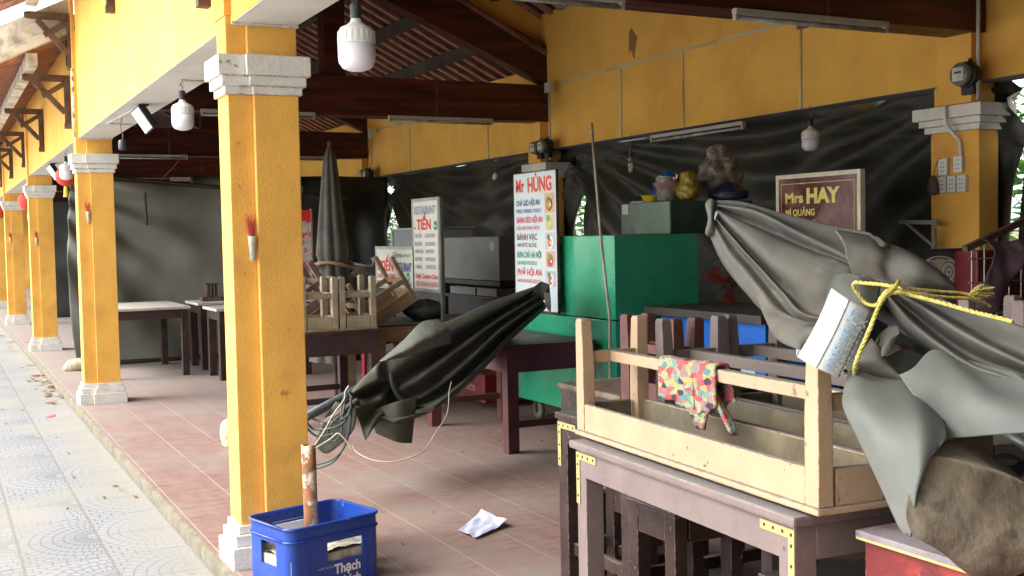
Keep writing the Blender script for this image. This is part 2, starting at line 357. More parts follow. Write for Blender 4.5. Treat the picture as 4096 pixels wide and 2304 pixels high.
wall_seg(6.35,6.58, 11.7405, 44, 2.487, 3.45)
# overexposed pilaster edge beside column 2, drawn as a white rod
MB().tube([(1.197,11.19,2.49),(1.197,11.19,3.12)], .012, 8).build('edge_highlight', WHT, hall, smooth=True)
# gable infill walls above the rafters where the roof steps
def gable(y, ztop_add):
    m = MB(); n = 24
    for i in range(n):
        xa = 1.53+(6.35-1.53)*i/n; xb = 1.53+(6.35-1.53)*(i+1)/n; f = lambda x: 3.45+.5*(2.58-abs(x-3.815))
        m.hexa([(xa,y,f(xa)-.24),(xb,y,f(xb)-.24),(xb,y+.1,f(xb)-.24),(xa,y+.1,f(xa)-.24),(xa,y,f(xa)+ztop_add),(xb,y,f(xb)+ztop_add),(xb,y+.1,f(xb)+ztop_add),(xa,y+.1,f(xa)+ztop_add)])
    m.build('gable_wall', YEL, hall)
gable(5.61, .6); gable(11.64, .6)
# far end wall, plus an unseen one behind the camera added to cut light
MB().box(1.5,6.6,43.6,43.9,0,4.6).build('end_wall', YEL, hall); MB().box(1.5,6.6,-13.9,-13.6,0,4.6).build('end_wall', YEL, hall)
# roofs
def roof(ya, yb, dz, eave_out, nm='roof', yin=None, yout=None):
    yin = ya if yin is None else yin; yout = yb if yout is None else yout; SPL = 1.3
    rid = 3.815; f = lambda x: 3.45+dz+.5*(2.58-abs(x-rid))
    r_ = thing  # alias unused
    x0 = 1.235-eave_out; x1 = 6.58+.5
    deck = MB()
    for xa,xb,y_,ye in ((x0,SPL,ya,yout),(SPL,rid,yin,yb),(rid,x1,yin,yb)):
        deck.hexa([(xa,y_,f(xa)+.05),(xb,y_,f(xb)+.05),(xb,ye,f(xb)+.05),(xa,ye,f(xa)+.05),(xa,y_,f(xa)+.09),(xb,y_,f(xb)+.09),(xb,ye,f(xb)+.09),(xa,ye,f(xa)+.09)])
    d = deck.build(nm, TILEU, hall)
    # barrel tile rows on top, running down the slope
    t = MB(); n = int((yb-ya)/.16)
    for i in range(n):
        y = ya+.08+.16*i
        if yb > 20 and i > 45: break
        for xa in (x0,x1): t.tube([(xa,y,f(xa)+.11),(rid,y,f(rid)+.11)], .05, 6)
    t.build('roof_tiles', TILET, d, smooth=True)
    b = MB(); y = ya+.1
    while y < min(yb, 24):
        if y > yin and y < yb:
            for xa in (x0,x1): b.beam((xa,y,f(xa)+.03),(rid,y,f(rid)+.03), .085, .035)
        if y < yout: 
            for yy in ((y,y+.1333) if yb > 20 else (y,)): b.beam((x0+.01,yy,f(x0)+.031),(SPL,yy,f(SPL)+.031), .055, .036)
        y += .2665
    b.build('battens', BATT, d)
    p = MB()
    for x in (1.9,2.53,3.18,3.815,4.44,5.10,5.76): p.box(x-.045,x+.045,yin,yb,f(x)-.125,f(x)+.005)
    p.build('purlins', PURL, d)
    # outer eave beam lying on the bracket arms
    xe = 1.235-.36
    e = MB().box(xe-.05,xe+.05,ya+.02,yout-.02,f(xe)-.11,f(xe)+.01).build('eave_beam', CEM, d)
    # cement verge steps at the gable end facing the camera
    v = MB()
    for q_, (zo,th_,yo) in enumerate(((.04,.105,-.06),(.145,.13,-.03),(.275,.10,.0))):
        for xa,xb in ((x0-.02,1.225),):
            v.hexa([(xa,ya+yo,f(xa)+zo),(xb,ya+yo,f(xb)+zo),(xb,ya+.22,f(xb)+zo),(xa,ya+.22,f(xa)+zo),(xa,ya+yo,f(xa)+zo+th_-.004),(xb,ya+yo,f(xb)+zo+th_-.004),(xb,ya+.22,f(xb)+zo+th_-.004),(xa,ya+.22,f(xa)+zo+th_-.004)])
    v.build('verge', CEM, d, bev=.006)
roof(-14, 5.60, 0, 1.0, yout=5.1); roof(5.12, 11.66, .52, .62, yin=5.72, yout=11.30); roof(11.42, 44, 0, .95, yin=11.74)  # near roof runs on unseen behind the camera, lengthened to cut light
# trusses
def truss(k, infill=False):
    y = 5.37+PITCH*k; dz = 0
    t = MB(); t.box(1.5,6.34,y,y+.26,2.80,3.215); tb = t.build('truss', WOOD, hall, bev=.006); tb['label'] = 'dark red timber truss'
    MB().box(3.70,3.93,y+.02,y+.24,3.2155,4.45).build('king_post', WOOD, tb, bev=.005)
    for sx in (-1, 1):
        xa = 3.815+sx*2.62; xb = 3.815+sx*.1
        m = MB(); m.hexa([(xa,y+.03,3.20),(xb,y+.03,4.24),(xb,y+.23,4.24),(xa,y+.23,3.20),(xa,y+.03,3.64),(xb,y+.03,4.68),(xb,y+.23,4.68),(xa,y+.23,3.64)])
        m.build('rafter', WOOD, tb, bev=.005)
    for x in (3.2, 4.95): MB().box(x-.012,x+.012,y-.008,y+.268,2.775,3.22).build('steel_strap', WOODB, tb)
for k in range(-1, 6): truss(k)
# eave brackets
def bracket(y, z0, h=.50, arm=.40, nm='eave_bracket', lab=None, x=1.233):
    t = thing(nm, lab, 'bracket', (x, y, z0), 0, 'timber eave brackets on the outside wall'); ox = x; wd=.06
    MB().box(ox-.055,ox-.001,y-.03,y+.03,z0,z0+h).box(ox-.062,ox-.001,y-.034,y+.034,z0-.02,z0+.035).build('post', WOODB, t, bev=.004)
    MB().box(ox-arm,ox-.0555,y-.029,y+.029,z0+h-.062,z0+h).lathe([(.012,0),(.032,.008),(.034,.03),(.024,.055)],(ox-arm+.015,y,z0+h-.031),12,(-1,0,0)).build('arm', WOODB, t, bev=.003)
    MB().beam((ox-.05,y,z0+.13),(ox-arm+.07,y,z0+h-.07),.05,.05,(0,1,0)).build('diagonal_strut', WOODB, t, bev=.003)
    MB().beam((ox-.05,y,z0+h-.08),(ox-arm*.66,y,z0+h-.21),.046,.046,(0,1,0)).build('cross_strut', WOODB, t, bev=.003)
    return t
bracket(11.32, 3.14, .50, .38, lab='brown eave bracket high up at the step between the two roofs')
bracket(8.69, 3.19, .50, .38, lab='brown eave bracket whose foot shows at the top edge above the hanging bulb bay', nm='eave_bracket')
bracket(5.44, 2.62, .9, .38, lab='brown eave bracket foot beside the pilaster above the nearest column', x=1.2035)
labs = ['first brown eave bracket under the low eave just past the second column', 'second brown eave bracket along the low eave', 'third brown eave bracket along the low eave', 'fourth brown eave bracket along the low eave', 'fifth brown eave bracket along the low eave','sixth brown eave bracket along the low eave','seventh brown eave bracket along the low eave']
for i in range(7): bracket(11.76+3.0*i, 2.64, .49, .385, lab=labs[i])
# ---------------- furniture materials ----------------
CREAM = pm('cream_paint_worn', (.375,.25,.155), .6, var=.08, scale=4, col2=(.30,.20,.12), amt=.55, sc2=9, th=.66, soft=.05, bump=.25, bsc=50, col3=(.05,.035,.025), amt3=.9, sc3=22, th3=.69, topdust=((.20,.195,.18), .85), edge=((.07,.045,.03),.9,38))
CREAMIN = pm('bare_stained_board', (.15,.12,.075), .85, var=.3, scale=6, col2=(.11,.10,.08), amt=.7, sc2=4, bump=.4)
MAUVE = pm('mauve_paint_worn', (.155,.115,.108), .6, var=.1, scale=3, col2=(.20,.15,.14), amt=.5, sc2=5, th=.6, bump=.25, bsc=50, col3=(.07,.05,.05), amt3=.8, sc3=18, th3=.71, topdust=((.17,.165,.16), .8), edge=((.30,.28,.26),.7,30))
MAUVED = pm('dark_mauve_paint', (.105,.072,.066), .6, var=.2, scale=3, bump=.25, topdust=((.16,.155,.15), .8))
DKW = pm('dark_brown_paint_chipped', (.032,.016,.013), .5, var=.35, scale=5, col2=(.07,.055,.05), amt=.4, sc2=8, th=.62, bump=.3, bsc=40, col3=(.35,.30,.26), amt3=.8, sc3=30, th3=.74, topdust=((.10,.095,.09), .85), edge=((.24,.19,.15),.8,34))
REDW = pm('maroon_table_paint', (.075,.02,.017), .5, var=.25, scale=4, bump=.15, col2=(.09,.025,.02), amt=.6, topdust=((.115,.11,.09), .8))
REDBR = pm('faded_red_brown_paint', (.12,.045,.038), .6, var=.2, scale=5, col2=(.07,.03,.03), amt=.8, sc2=9, th=.58, bump=.3)
BEIGE = pm('beige_grey_stool_paint', (.30,.255,.17), .7, var=.15, scale=6, col2=(.16,.12,.085), amt=.5, sc2=8, bump=.3, col3=(.42,.33,.18), amt3=.6, sc3=25, th3=.68)
TANW = pm('tan_plank_wood', (.27,.175,.105), .75, var=.2, scale=6, stretch=(1,4,4), bump=.3, bsc=30)
PLYW = pm('pale_plank_tops', (.42,.40,.36), .7, var=.12, scale=5, col2=(.25,.22,.18), amt=.5, sc2=6, bump=.2)
BRASS = pm('yellowed_brass_bracket', (.42,.35,.14), .45, metal=.25, var=.12, scale=14, col2=(.30,.26,.16), amt=.6, sc2=18, bump=.15)
NAIL = pm('dark_nail', (.03,.025,.02), .6, bump=0)
ORNG = pm('raw_orange_wood_edge', (.30,.13,.05), .7, var=.25, scale=9, bump=.2)

def seat_piece(name, label, cat, mat, L, W, H, M, group=None, leg=.065, inner=None, seatmat=None, ap=.10, slats=False, rail=True, foot=.84, stz=.14):
    """bench or stool, standing on +z locally, centre of footprint at origin; M places it (upside down when rotated)"""
    t = thing(name, label, cat, group=group, mat4=M)
    def b(m, nm, mt, par, bev=.003): return m.build(nm, mt, par, bev=bev, world=False)
    hx, hy = W/2, L/2
    s = MB()
    if slats:
        n = 3
        for i in range(n): s.box(-hx-.012+(W+.024)*i/n+.003, -hx-.012+(W+.024)*(i+1)/n-.003, -hy-.012, hy+.012, H-.02, H)
        s.box(-hx+.01,hx-.01,-hy*.5,-hy*.5+.03,H-.04,H-.0205)
    else: s.box(-hx-.010,hx+.010,-hy-.010,hy+.010,H-.018,H)
    seat = b(s, 'seat', seatmat or mat, t, .005)
    a = MB(); th = .02
    for sx in (-1,1): a.box(sx*hx-(th if sx>0 else 0), sx*hx+(0 if sx>0 else th), -hy+leg+.001, hy-leg-.001, H-.018-ap, H-.0182)
    for sy in (-1,1): a.box(-hx+leg+.001, hx-leg-.001, sy*hy-(th if sy>0 else 0), sy*hy+(0 if sy>0 else th), H-.018-ap, H-.0182)
    b(a, 'apron', mat, t)
    if inner:
        a = MB(); t2=.006
        for sx in (-1,1): x0 = sx*(hx-th)-(t2 if sx>0 else 0); a.box(x0, x0+t2, -hy+leg+.002, hy-leg-.002, H-.018-ap+.004, H-.0185)
        for sy in (-1,1): y0 = sy*(hy-th)-(t2 if sy>0 else 0); a.box(-hx+leg+.002, hx-leg-.002, y0, y0+t2, H-.018-ap+.004, H-.0185)
        b(a, 'apron_lining', inner, t, 0)
    for sx in (-1,1):
        for sy in (-1,1):
            m = MB(); X0,X1 = sorted((sx*(hx+.002), sx*(hx-leg+.01))); Ya,Yb = sorted((sy*(hy+.002), sy*(hy-leg)))
            fx = foot; cxo = sx*(hx+.002); cyo = sy*(hy+.002)
            def sh(v,c): return c+(v-c)*fx
            # straight on outer faces, tapering on inner faces toward the foot, with a chamfered tip
            zt = H-.0183; zm = H*.42
            ring = lambda z,k: [(cxo+(X-cxo)*k, cyo+(Y-cyo)*k, z) for X,Y in ((X0,Ya),(X1,Ya),(X1,Yb),(X0,Yb))]
            r1 = ring(zm,1); r2 = ring(zt,1); r0 = ring(.012,foot)
            cx = sum(p[0] for p in r0)/4; cy = sum(p[1] for p in r0)/4
            r00 = [(cx+(p[0]-cx)*.8, cy+(p[1]-cy)*.8, 0) for p in r0]
            m.add(r00+r0+r1+r2, [(0,3,2,1)]+[(i+4*k,(i+1)%4+4*k,(i+1)%4+4*k+4,i+4*k+4) for k in range(3) for i in range(4)]+[(12,13,14,15)])
            b(m, 'leg', mat, t, .003)
    for sy in (-1,1):
        y = sy*(hy-leg*.5); b(MB().box(-hx+leg*.8,hx-leg*.8,y-.014,y+.014,stz-.02,stz+.025), 'stretcher', mat, t)
    if rail: b(MB().box(-.018,.018,-hy+leg*.5+.0145,hy-leg*.5-.0145,stz-.018,stz+.022), 'rail', mat, t)
    else:
        for sx in (-1,1): x = sx*(hx-leg*.5); b(MB().box(x-.012,x+.012,-hy+leg*.8,hy-leg*.8,stz-.02,stz+.02), 'stretcher', mat, t)
    return t
def UP(x, y, z, H, rz=0, tilt=None):
    """matrix: upside down with the seat resting at height z"""
    return Matrix.Translation((x, y, z+H)) @ Matrix.Rotation(rz, 4, 'Z') @ Matrix.Rotation(math.pi, 4, 'Y')
def table(name, label, x0,x1,y0,y1,H, mat, topmat, group=None, leg=.065, ap=.11, over=.025, tt=.028, st=None, inset=0, brass=False, rz=0, tops=None, sty=.12):
    cx, cy = (x0+x1)/2, (y0+y1)/2; t = thing(name, label, 'table', (cx,cy,0), rz, group)
    hx, hy = (x1-x0)/2-over, (y1-y0)/2-over
    b = lambda m, nm, mt, par=t, bev=.003: m.build(nm, mt, par, bev=bev, world=False)
    if tops:
        s = MB(); n = tops; 
        for i in range(n): s.box(-hx-over+(2*hx+2*over)*i/n+.003, -hx-over+(2*hx+2*over)*(i+1)/n-.003, -hy-over-.01*((i*7)%3), hy+over, H-tt, H+.002*((i*5)%2))
        b(s, 'tabletop', topmat, t, .003)
    else:
        b(MB().box(-hx-over,hx+over,-hy-over,hy+over,H-tt,H), 'tabletop', topmat, t, .008)
    a = MB(); 
    for sx in (-1,1): xa = sx*hx; a.box(min(xa,xa-sx*.022),max(xa,xa-sx*.022),-hy+leg,hy-leg,H-tt-ap,H-tt-.0003)
    for sy in (-1,1): ya = sy*hy; a.box(-hx+leg,hx-leg,min(ya,ya-sy*.022),max(ya,ya-sy*.022),H-tt-ap,H-tt-.0003)
    b(a, 'apron', mat)
    for sx in (-1,1):
        for sy in (-1,1):
            X = sorted((sx*hx, sx*(hx-leg))); Yy = sorted((sy*hy, sy*(hy-leg)))
            lg = b(MB().box(X[0]+.0005*0,X[1],Yy[0],Yy[1],0,H-tt-.0003), 'leg', mat)
    if st is not None:
        for sx in ((-1,1) if 'y' in st else ()): x = sx*(hx-leg/2); b(MB().box(x-.013,x+.013,-hy+leg,hy-leg,sty,sty+.05), 'stretcher', mat)
        for sy in ((-1,1) if 'x' in st else ()): y = sy*(hy-leg/2); b(MB().box(-hx+leg,hx-leg,y-.013,y+.013,sty,sty+.05), 'stretcher', mat)
    if brass:
        for sy in (-1,1):
            x = -hx-.0015; yo = sy*hy; br = MB(); zt = H-tt-.012
            br.box(x-.002,x,min(yo,yo-sy*.026),max(yo,yo-sy*.026),zt-.19,zt); br.box(x-.002,x,min(yo-sy*.0261,yo-sy*.15),max(yo-sy*.0261,yo-sy*.15),zt-.027,zt)
            bo = b(br, 'corner_bracket', BRASS, t, .0006)
            for (dy,dz) in ((.05,.013),(.09,.013),(.13,.013),(.013,.045),(.013,.10),(.013,.16),(.013,.015)):
                MB().lathe([(.0055,0),(.0045,.0015)], (x-.002,yo-sy*dy,zt-dz), 8, (-1,0,0)).build('nail', NAIL, bo, world=False)
    return t
G_B = 'upturned wooden benches stacked on the front table'
t = table('table', 'mauve painted table with brass corner brackets carrying upturned benches in the foreground', 2.006,2.93,2.25,3.555,.75, MAUVE, MAUVE, leg=.07, ap=.10, brass=True, over=.022, rz=R(-3.2))
# near-right brass on the short side face too is unseen; a cream bench, then two mauve ones
M0 = UP(2.188, 2.905, .762, .43, R(-3.7))
seat_piece('bench', 'cream painted upturned bench nearest the street with a rag rug over its rail', 'bench', CREAM, 1.385, .27, .43, M0, G_B, leg=.056, inner=CREAMIN)
seat_piece('bench', 'mauve upturned bench in the middle between the cream bench and the farthest one', 'bench', pm('mauve_grey_bench', (.135,.105,.095), .65, var=.12, scale=3, bump=.3, topdust=((.15,.145,.135),.7), edge=((.22,.20,.17),.7,30)), 1.27, .28, .43, UP(2.49, 2.87, .752, .43, R(-3.4)), G_B, leg=.056, inner=CREAMIN, seatmat=PLYW)
seat_piece('bench', 'taupe upturned bench farthest from the street on the mauve table', 'bench', pm('taupe_bench', (.125,.10,.082), .65, var=.12, scale=3, bump=.3, topdust=((.15,.145,.135),.7), edge=((.22,.20,.17),.7,30)), 1.27, .26, .43, UP(2.79, 2.87, .752, .43, R(-3.0)), G_B, leg=.056, inner=CREAMIN, seatmat=PLYW)
# dark tables behind
table('table', 'dark brown chipped table with brass corner strip just behind the mauve table', 2.34,3.3,3.63,4.22,.745, DKW, DKW, leg=.075, ap=.10, over=.012, brass=True, st='xy', sty=.14)
table('table', 'dark brown table with a splintered worn top edge beyond the brass-cornered dark one', 2.80,3.75,4.42,5.01,.75, DKW, pm('splintered_top',(.12,.08,.055),.8,var=.4,scale=9,col2=(.25,.2,.15),amt=.6,bump=.5), leg=.08, ap=.13, over=.012, st='y')
seat_piece('stool', 'upturned faded red stool on the brass-cornered dark table', 'stool', REDBR, .40, .15, .40, UP(2.745,4.0,.748,.40), leg=.065, rail=False, inner=REDBR)
G_S = 'dark stools tucked under the front tables'
def STD(x, y, rz=0): return Matrix.Translation((x,y,0)) @ Matrix.Rotation(rz,4,'Z')
seat_piece('stool', 'dark chipped stool with a grey dusty seat, lowest one showing behind the mauve table leg', 'stool', DKW, .31, .31, .43, STD(2.71,4.0), G_S, leg=.062, rail=False, foot=1)
seat_piece('stool', 'dark stool with bare worn seat corner in the middle under the mauve table', 'stool', DKW, .30, .30, .50, STD(2.47,3.46), G_S, leg=.062, rail=False, foot=1)
seat_piece('stool', 'stool with a mauve plank seat seen through the left gap under the mauve table', 'stool', DKW, .31, .31, .385, STD(2.70,4.36), G_S, leg=.062, rail=False, foot=1, seatmat=MAUVE)
seat_piece('stool', 'dark stool low under the right end of the mauve table', 'stool', DKW, .30, .30, .43, STD(2.42,2.62), G_S, leg=.062, rail=False, foot=1)
# maroon table
table('table', 'maroon table with a dusty top standing alone in the middle of the floor', 3.455,4.17,6.885,8.33,.75, REDW, REDW, leg=.085, ap=.17, over=.006, tt=.02, st='x', sty=.17)
# far tables left
G_T = 'tables in front of the big grey tarp'
table('table', 'dark table with white top and orange edge nearest the second column', 1.62,2.56,13.0,14.45,.78, DKW, PLYW, G_T, leg=.075, ap=.10, over=.03, tt=.03)
table('table', 'dark splayed leg table with plank top closest to the first column', 2.66,3.75,12.2,12.9,.78, DKW, PLYW, G_T, leg=.085, ap=.10, over=.04, tt=.03, tops=5)
table('table', 'dark plank topped table behind, carrying a small wooden rack', 2.70,3.8,13.35,14.10,.79, DKW, PLYW, G_T, leg=.085, ap=.10, over=.04, tt=.03, tops=4)
rk = thing('wooden_rack', 'small brown slatted rack on a wooden block on the far plank table', 'rack', (2.95,13.7,.79))
m = MB().box(2.82,3.05,13.62,13.80,.792,.842); m.build('block', WOODB, rk)
m = MB().box(3.0505,3.2,13.66,13.76,.80,.84); m.build('side_block', DKW, rk)
m = MB()
for i in range(4): m.box(2.87+.04*i,2.885+.04*i,13.66,13.74,.8425,.99)
m.box(2.855,3.03,13.655,13.745,.9905,1.005); m.build('slats', WOODB, rk)
# tables behind the first column
table('table', 'dark table behind the first column carrying two upturned grey stools', 2.35,3.27,8.83,9.75,.75, pm('very_dark_maroon',(.045,.022,.022),.5,var=.25,scale=4,bump=.2,topdust=((.1,.09,.085),.8)), DKW, leg=.075, ap=.17, over=.01, st='x', sty=.16)
table('table', 'tan wooden table behind the dark one holding the tipped stool and a grey sack', 3.36,4.6,9.2,10.1,.75, TANW, DKW, leg=.085, ap=.13, over=.01, tt=.02)
G_U = 'upturned stools on the tables behind the first column'
seat_piece('stool', 'grey beige upturned stool half hidden by the first column', 'stool', BEIGE, .33, .31, .44, UP(2.76,9.02,.753,.44), G_U, leg=.055, rail=False, inner=TANW, foot=1, stz=.15, seatmat=TANW)
seat_piece('stool', 'grey beige upturned stool at the right edge of the dark table', 'stool', BEIGE, .33, .31, .44, UP(3.09,9.02,.753,.44), G_U, leg=.055, rail=False, inner=TANW, foot=1, stz=.15, seatmat=TANW)
def TILT(x,y,z,H,ax,ang,rz=0): return Matrix.Translation((x,y,z)) @ Matrix.Rotation(rz,4,'Z') @ Matrix.Rotation(ang,4,ax) @ Matrix.Translation((0,0,H)) @ Matrix.Rotation(math.pi,4,'Y')
seat_piece('stool', 'large tan stool tipped over sideways with its legs pointing up left', 'stool', TANW, .46, .50, .46, TILT(3.62,9.62,.82,.46,'Y',R(-29)), G_U, leg=.045, rail=False, inner=TANW, foot=1, stz=.24)
seat_piece('stool', 'brown stool tipped with slanting legs beside the first column edge', 'stool', pm('brown_stool_wood',(.14,.09,.065),.7,var=.3,scale=5,bump=.3), .42, .40, .50, TILT(2.95,9.55,.80,.5,'Y',R(-32)), G_U, leg=.055, rail=False, foot=1, stz=.2)
sk = MB().grid(lambda u,v: (3.98+.20*math.cos(2*math.pi*u)*math.sin(math.pi*v)*(1+.2*hash3(u*3,v*3,1)), 9.55+.16*math.sin(2*math.pi*u)*math.sin(math.pi*v), .84-.085*math.cos(math.pi*v)+.03*hash3(math.cos(u*6.28)*2,v*5,math.sin(u*6.28)*2)), 32, 16, wrap=True)
o = sk.build('sack', pm('grey_plastic_sack',(.06,.065,.065),.5,var=.3,scale=6,bump=.4,bsc=20), smooth=True); tag(o, 'lumpy dark grey sack lying on the tan table below the restaurant sign', 'sack')
# red plastic chairs, stacked
REDP = pm('red_plastic', (.32,.012,.03), .35, var=.15, scale=4, bump=0)
def plastic_chair(z, label):
    t = thing('plastic_chair', label, 'chair', (3.93,10.95,z), R(38), 'stack of red plastic chairs')
    b = lambda m,nm,**k: m.build(nm, REDP, t, world=False, **k)
    b(MB().grid(lambda u,v: (-.21+.42*u, -.2+.4*v, .43-.03*math.sin(math.pi*u)*math.sin(math.pi*v)),8,8), 'seat', solid=.008, smooth=True)
    for sx in (-1,1):
        for sy in (-1,1): b(MB().beam((sx*.22,sy*.21,0),(sx*.19,sy*.18,.43),.045,.03), 'leg', bev=.004)
        b(MB().grid(lambda u,v: (sx*(.20+.03*math.sin(math.pi*u)), -.2+.42*u, .43+.19*math.sin(math.pi*min(1,u*1.15))**.5*(1 if v>.5 else .0)+.03*v),10,1), 'armrest', solid=.012)
    b(MB().grid(lambda u,v: ((-.22+.44*u)*(1-.12*v), .2+.10*v+.04*math.sin(math.pi*u), .44+.40*v-.05*(2*u-1)**2*v),10,8), 'backrest', solid=.008, smooth=True)
    return t
for i,l in enumerate(('bottom red plastic chair of the stack behind the upturned stools','second red plastic chair from the bottom of the stack','third red plastic chair from the bottom of the stack','top red plastic chair of the stack, its back showing above the sign')): plastic_chair(.08*i, l)
# ---------------- measured points: picture position in a 2576x1449 frame + distance along the view ----------------
_F = 2848.8
def at(x, y, D): return Vector((0,0,1.5)) + CM @ Vector(((x-1288)/_F*D, -(y-724.5)/_F*D, -D))
def resample(c, n):
    c = [Vector((*p, 0)) if len(p) == 2 else Vector(p) for p in c]; L = [0]
    for a, b in zip(c, c[1:]): L.append(L[-1]+(b-a).length)
    out = []
    for i in range(n+1):
        s = L[-1]*i/n; k = max(j for j in range(len(L)) if L[j] <= s+1e-9); k = min(k, len(c)-2); t = (s-L[k])/max(1e-9, L[k+1]-L[k])
        # catmull-rom
        p0 = c[max(k-1,0)]; p1 = c[k]; p2 = c[k+1]; p3 = c[min(k+2,len(c)-1)]
        out.append(.5*((2*p1)+(p2-p0)*t+(2*p0-5*p1+4*p2-p3)*t*t+(3*p1-p0-3*p2+p3)*t**3))
    return out
def loft(curves, n=40, sub=4, close=False, wr=.0, seed=0):
    """curves: lists of world points (already Vector) -> smooth surface through them"""
    n = int(n*1.8); sub = sub+1; C_ = [resample(c, n) for c in curves]; rows = []
    m = len(C_); K = m if close else m-1
    for k in range(K):
        for q_ in range(sub):
            t = q_/sub
            p0 = C_[(k-1)%m] if close else C_[max(k-1,0)]; p1 = C_[k]; p2 = C_[(k+1)%m]; p3 = C_[(k+2)%m] if close else C_[min(k+2,m-1)]
            rows.append([.5*((2*p1[i])+(p2[i]-p0[i])*t+(2*p0[i]-5*p1[i]+4*p2[i]-p3[i])*t*t+(3*p1[i]-p0[i]-3*p2[i]+p3[i])*t**3) for i in range(n+1)])
    if not close: rows.append(C_[-1])
    mb = MB(); W = n+1
    for j, r_ in enumerate(rows):
        for i, p in enumerate(r_):
            d = wr*.9*(.6-2*abs(hash3(p.x*4.5+seed+9, p.y*4.5, p.z*4.5))) + wr*hash3(p.x*9+seed, p.y*9, p.z*9)+wr*.5*hash3(p.x*25+seed, p.y*25, p.z*25) if wr else 0
            mb.v.append(p + (CM @ Vector((0,0,1)))*d)
    Rn = len(rows)
    for j in range(Rn if close else Rn-1):
        for i in range(n): a = j*W+i; b = ((j+1)%Rn)*W+i; mb.f.append((a,a+1,b+1,b))
    return mb
CANV = pm('grey_brown_canvas', (.128,.114,.092), .72, var=.14, scale=3, col2=(.078,.080,.074), amt=.9, sc2=2.6, th=.52, soft=.2, bump=.2, bsc=140, spec=.22, col3=(.26,.24,.20), amt3=.3, sc3=9, th3=.68, crease=(5,.5))
CANVG = pm('grey_green_coated_canvas', (.102,.110,.100), .55, var=.12, scale=3, col2=(.14,.125,.10), amt=.6, sc2=3, th=.56, soft=.2, bump=.15, bsc=140, spec=.3, crease=(4,.4))
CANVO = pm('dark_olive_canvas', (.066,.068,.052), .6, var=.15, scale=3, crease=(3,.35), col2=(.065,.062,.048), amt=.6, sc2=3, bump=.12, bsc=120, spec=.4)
def zz(pts, k=.2908, ox=1729.6, oy=490.6): return [(ox+a*k, oy+b*k) for a,b in pts]
bu = thing('parasol', 'big closed grey market parasol lying across the benches, tied with yellow rope', 'parasol', tuple(at(2240,800,2.9)))
def cv(pts, d0, d1, off=0, n=40):
    p = resample(pts, n); return [at(q_.x, q_.y, d0+(d1-d0)*i/n+off*(math.sin(math.pi*min(1,.12+i/n*1.1))**.5 if i/n < .85 else .9)) for i, q_ in enumerate(p)]
D0, D1 = 3.30, 2.93
c = [
 cv(zz([(250,48),(470,58),(900,175),(1300,270),(1570,325),(1740,440),(1800,600),(1790,740)]), D0, D1, .06),
 cv(zz([(256,70),(560,110),(1000,290),(1380,430),(1600,560),(1780,755)]), D0, D1, .035),
 cv(zz([(252,90),(600,150),(960,330),(1250,470),(1500,610),(1765,770)]), D0, D1, -.03),
 cv(zz([(258,112),(470,215),(800,350),(1100,480),(1330,560),(1745,785)]), D0, D1, .03),
 cv(zz([(262,128),(490,250),(780,400),(1060,520),(1300,600),(1730,800)]), D0, D1, -.035),
 cv(zz([(262,150),(500,370),(780,610),(1000,740),(1250,840),(1680,880)]), D0, D1, -.05),
 cv(zz([(250,180),(430,375),(650,625),(870,840),(1100,1010),(1600,1000)]), D0, D1, .01),
 cv(zz([(240,198),(410,398),(610,610),(820,840),(1040,1040),(1560,1080)]), D0, D1, -.045),
 cv(zz([(235,225),(385,425),(560,620),(760,860),(980,1090),(1500,1160)]), D0, D1, .0),
 cv(zz([(228,262),(345,480),(490,650),(640,830),(820,1020),(1400,1220)]), D0, D1, -.03),
 cv(zz([(215,310),(310,520),(450,720),(590,880),(730,1080),(1300,1290)]), D0, D1, .01),
 cv(zz([(200,360),(300,560),(440,760),(590,920),(700,1040),(800,1270),(1250,1420)]), D0, D1, .04),
 cv(zz([(190,330),(300,545),(450,745),(600,900),(760,1060),(1300,1380)]), D0, D1, .22),
 cv(zz([(190,200),(420,300),(760,600),(1000,800),(1300,900),(1600,1000)]), D0, D1, .30),
 cv(zz([(230,90),(520,130),(900,260),(1300,420),(1500,560),(1780,760)]), D0, D1, .24),
]
loft(c, 46, 4, close=True, wr=.006).build('canopy', CANV, bu, smooth=True)
tipm = MB().grid(lambda u,v: at(*[ (1789+ (14+6*math.sin(3*math.pi*v))*math.cos(2*math.pi*u)*math.sin(math.pi*v)**.5 , 548-46*math.cos(math.pi*v)+3*math.sin(14*u))][0], 3.31+.06*math.sin(2*math.pi*u)*math.sin(math.pi*v)),16,10,wrap=True)
tipm.build('canopy_tip', CANV, bu, smooth=True)
# second half, from the rope to beyond the right edge
e = [
 cv([(2238,712),(2330,735),(2400,765),(2480,790),(2576,822),(2740,880)], 2.90, 2.45, .03),
 cv([(2240,722),(2330,762),(2400,800),(2480,845),(2576,890),(2740,960)], 2.90, 2.45, .02),
 cv([(2240,728),(2325,775),(2400,825),(2480,870),(2576,915),(2740,990)], 2.88, 2.42, -.05),
 cv([(2238,738),(2310,800),(2390,862),(2470,908),(2576,945),(2740,1030)], 2.90, 2.45, .03),
 cv([(2235,745),(2295,812),(2370,872),(2450,922),(2576,965),(2740,1050)], 2.87, 2.42, -.05),
 cv([(2232,760),(2280,835),(2345,880),(2410,925),(2490,968),(2576,978),(2740,1070)], 2.90, 2.45, .01),
 cv([(2230,765),(2285,838),(2350,884),(2420,930),(2500,972),(2576,984),(2740,1080)], 2.92, 2.50, .12),
 cv([(2235,740),(2320,780),(2400,830),(2480,880),(2576,920),(2740,1000)], 3.05, 2.65, .12),
]
loft(e, 40, 4, close=True, wr=.006, seed=3).build('canopy', CANV, bu, smooth=True)
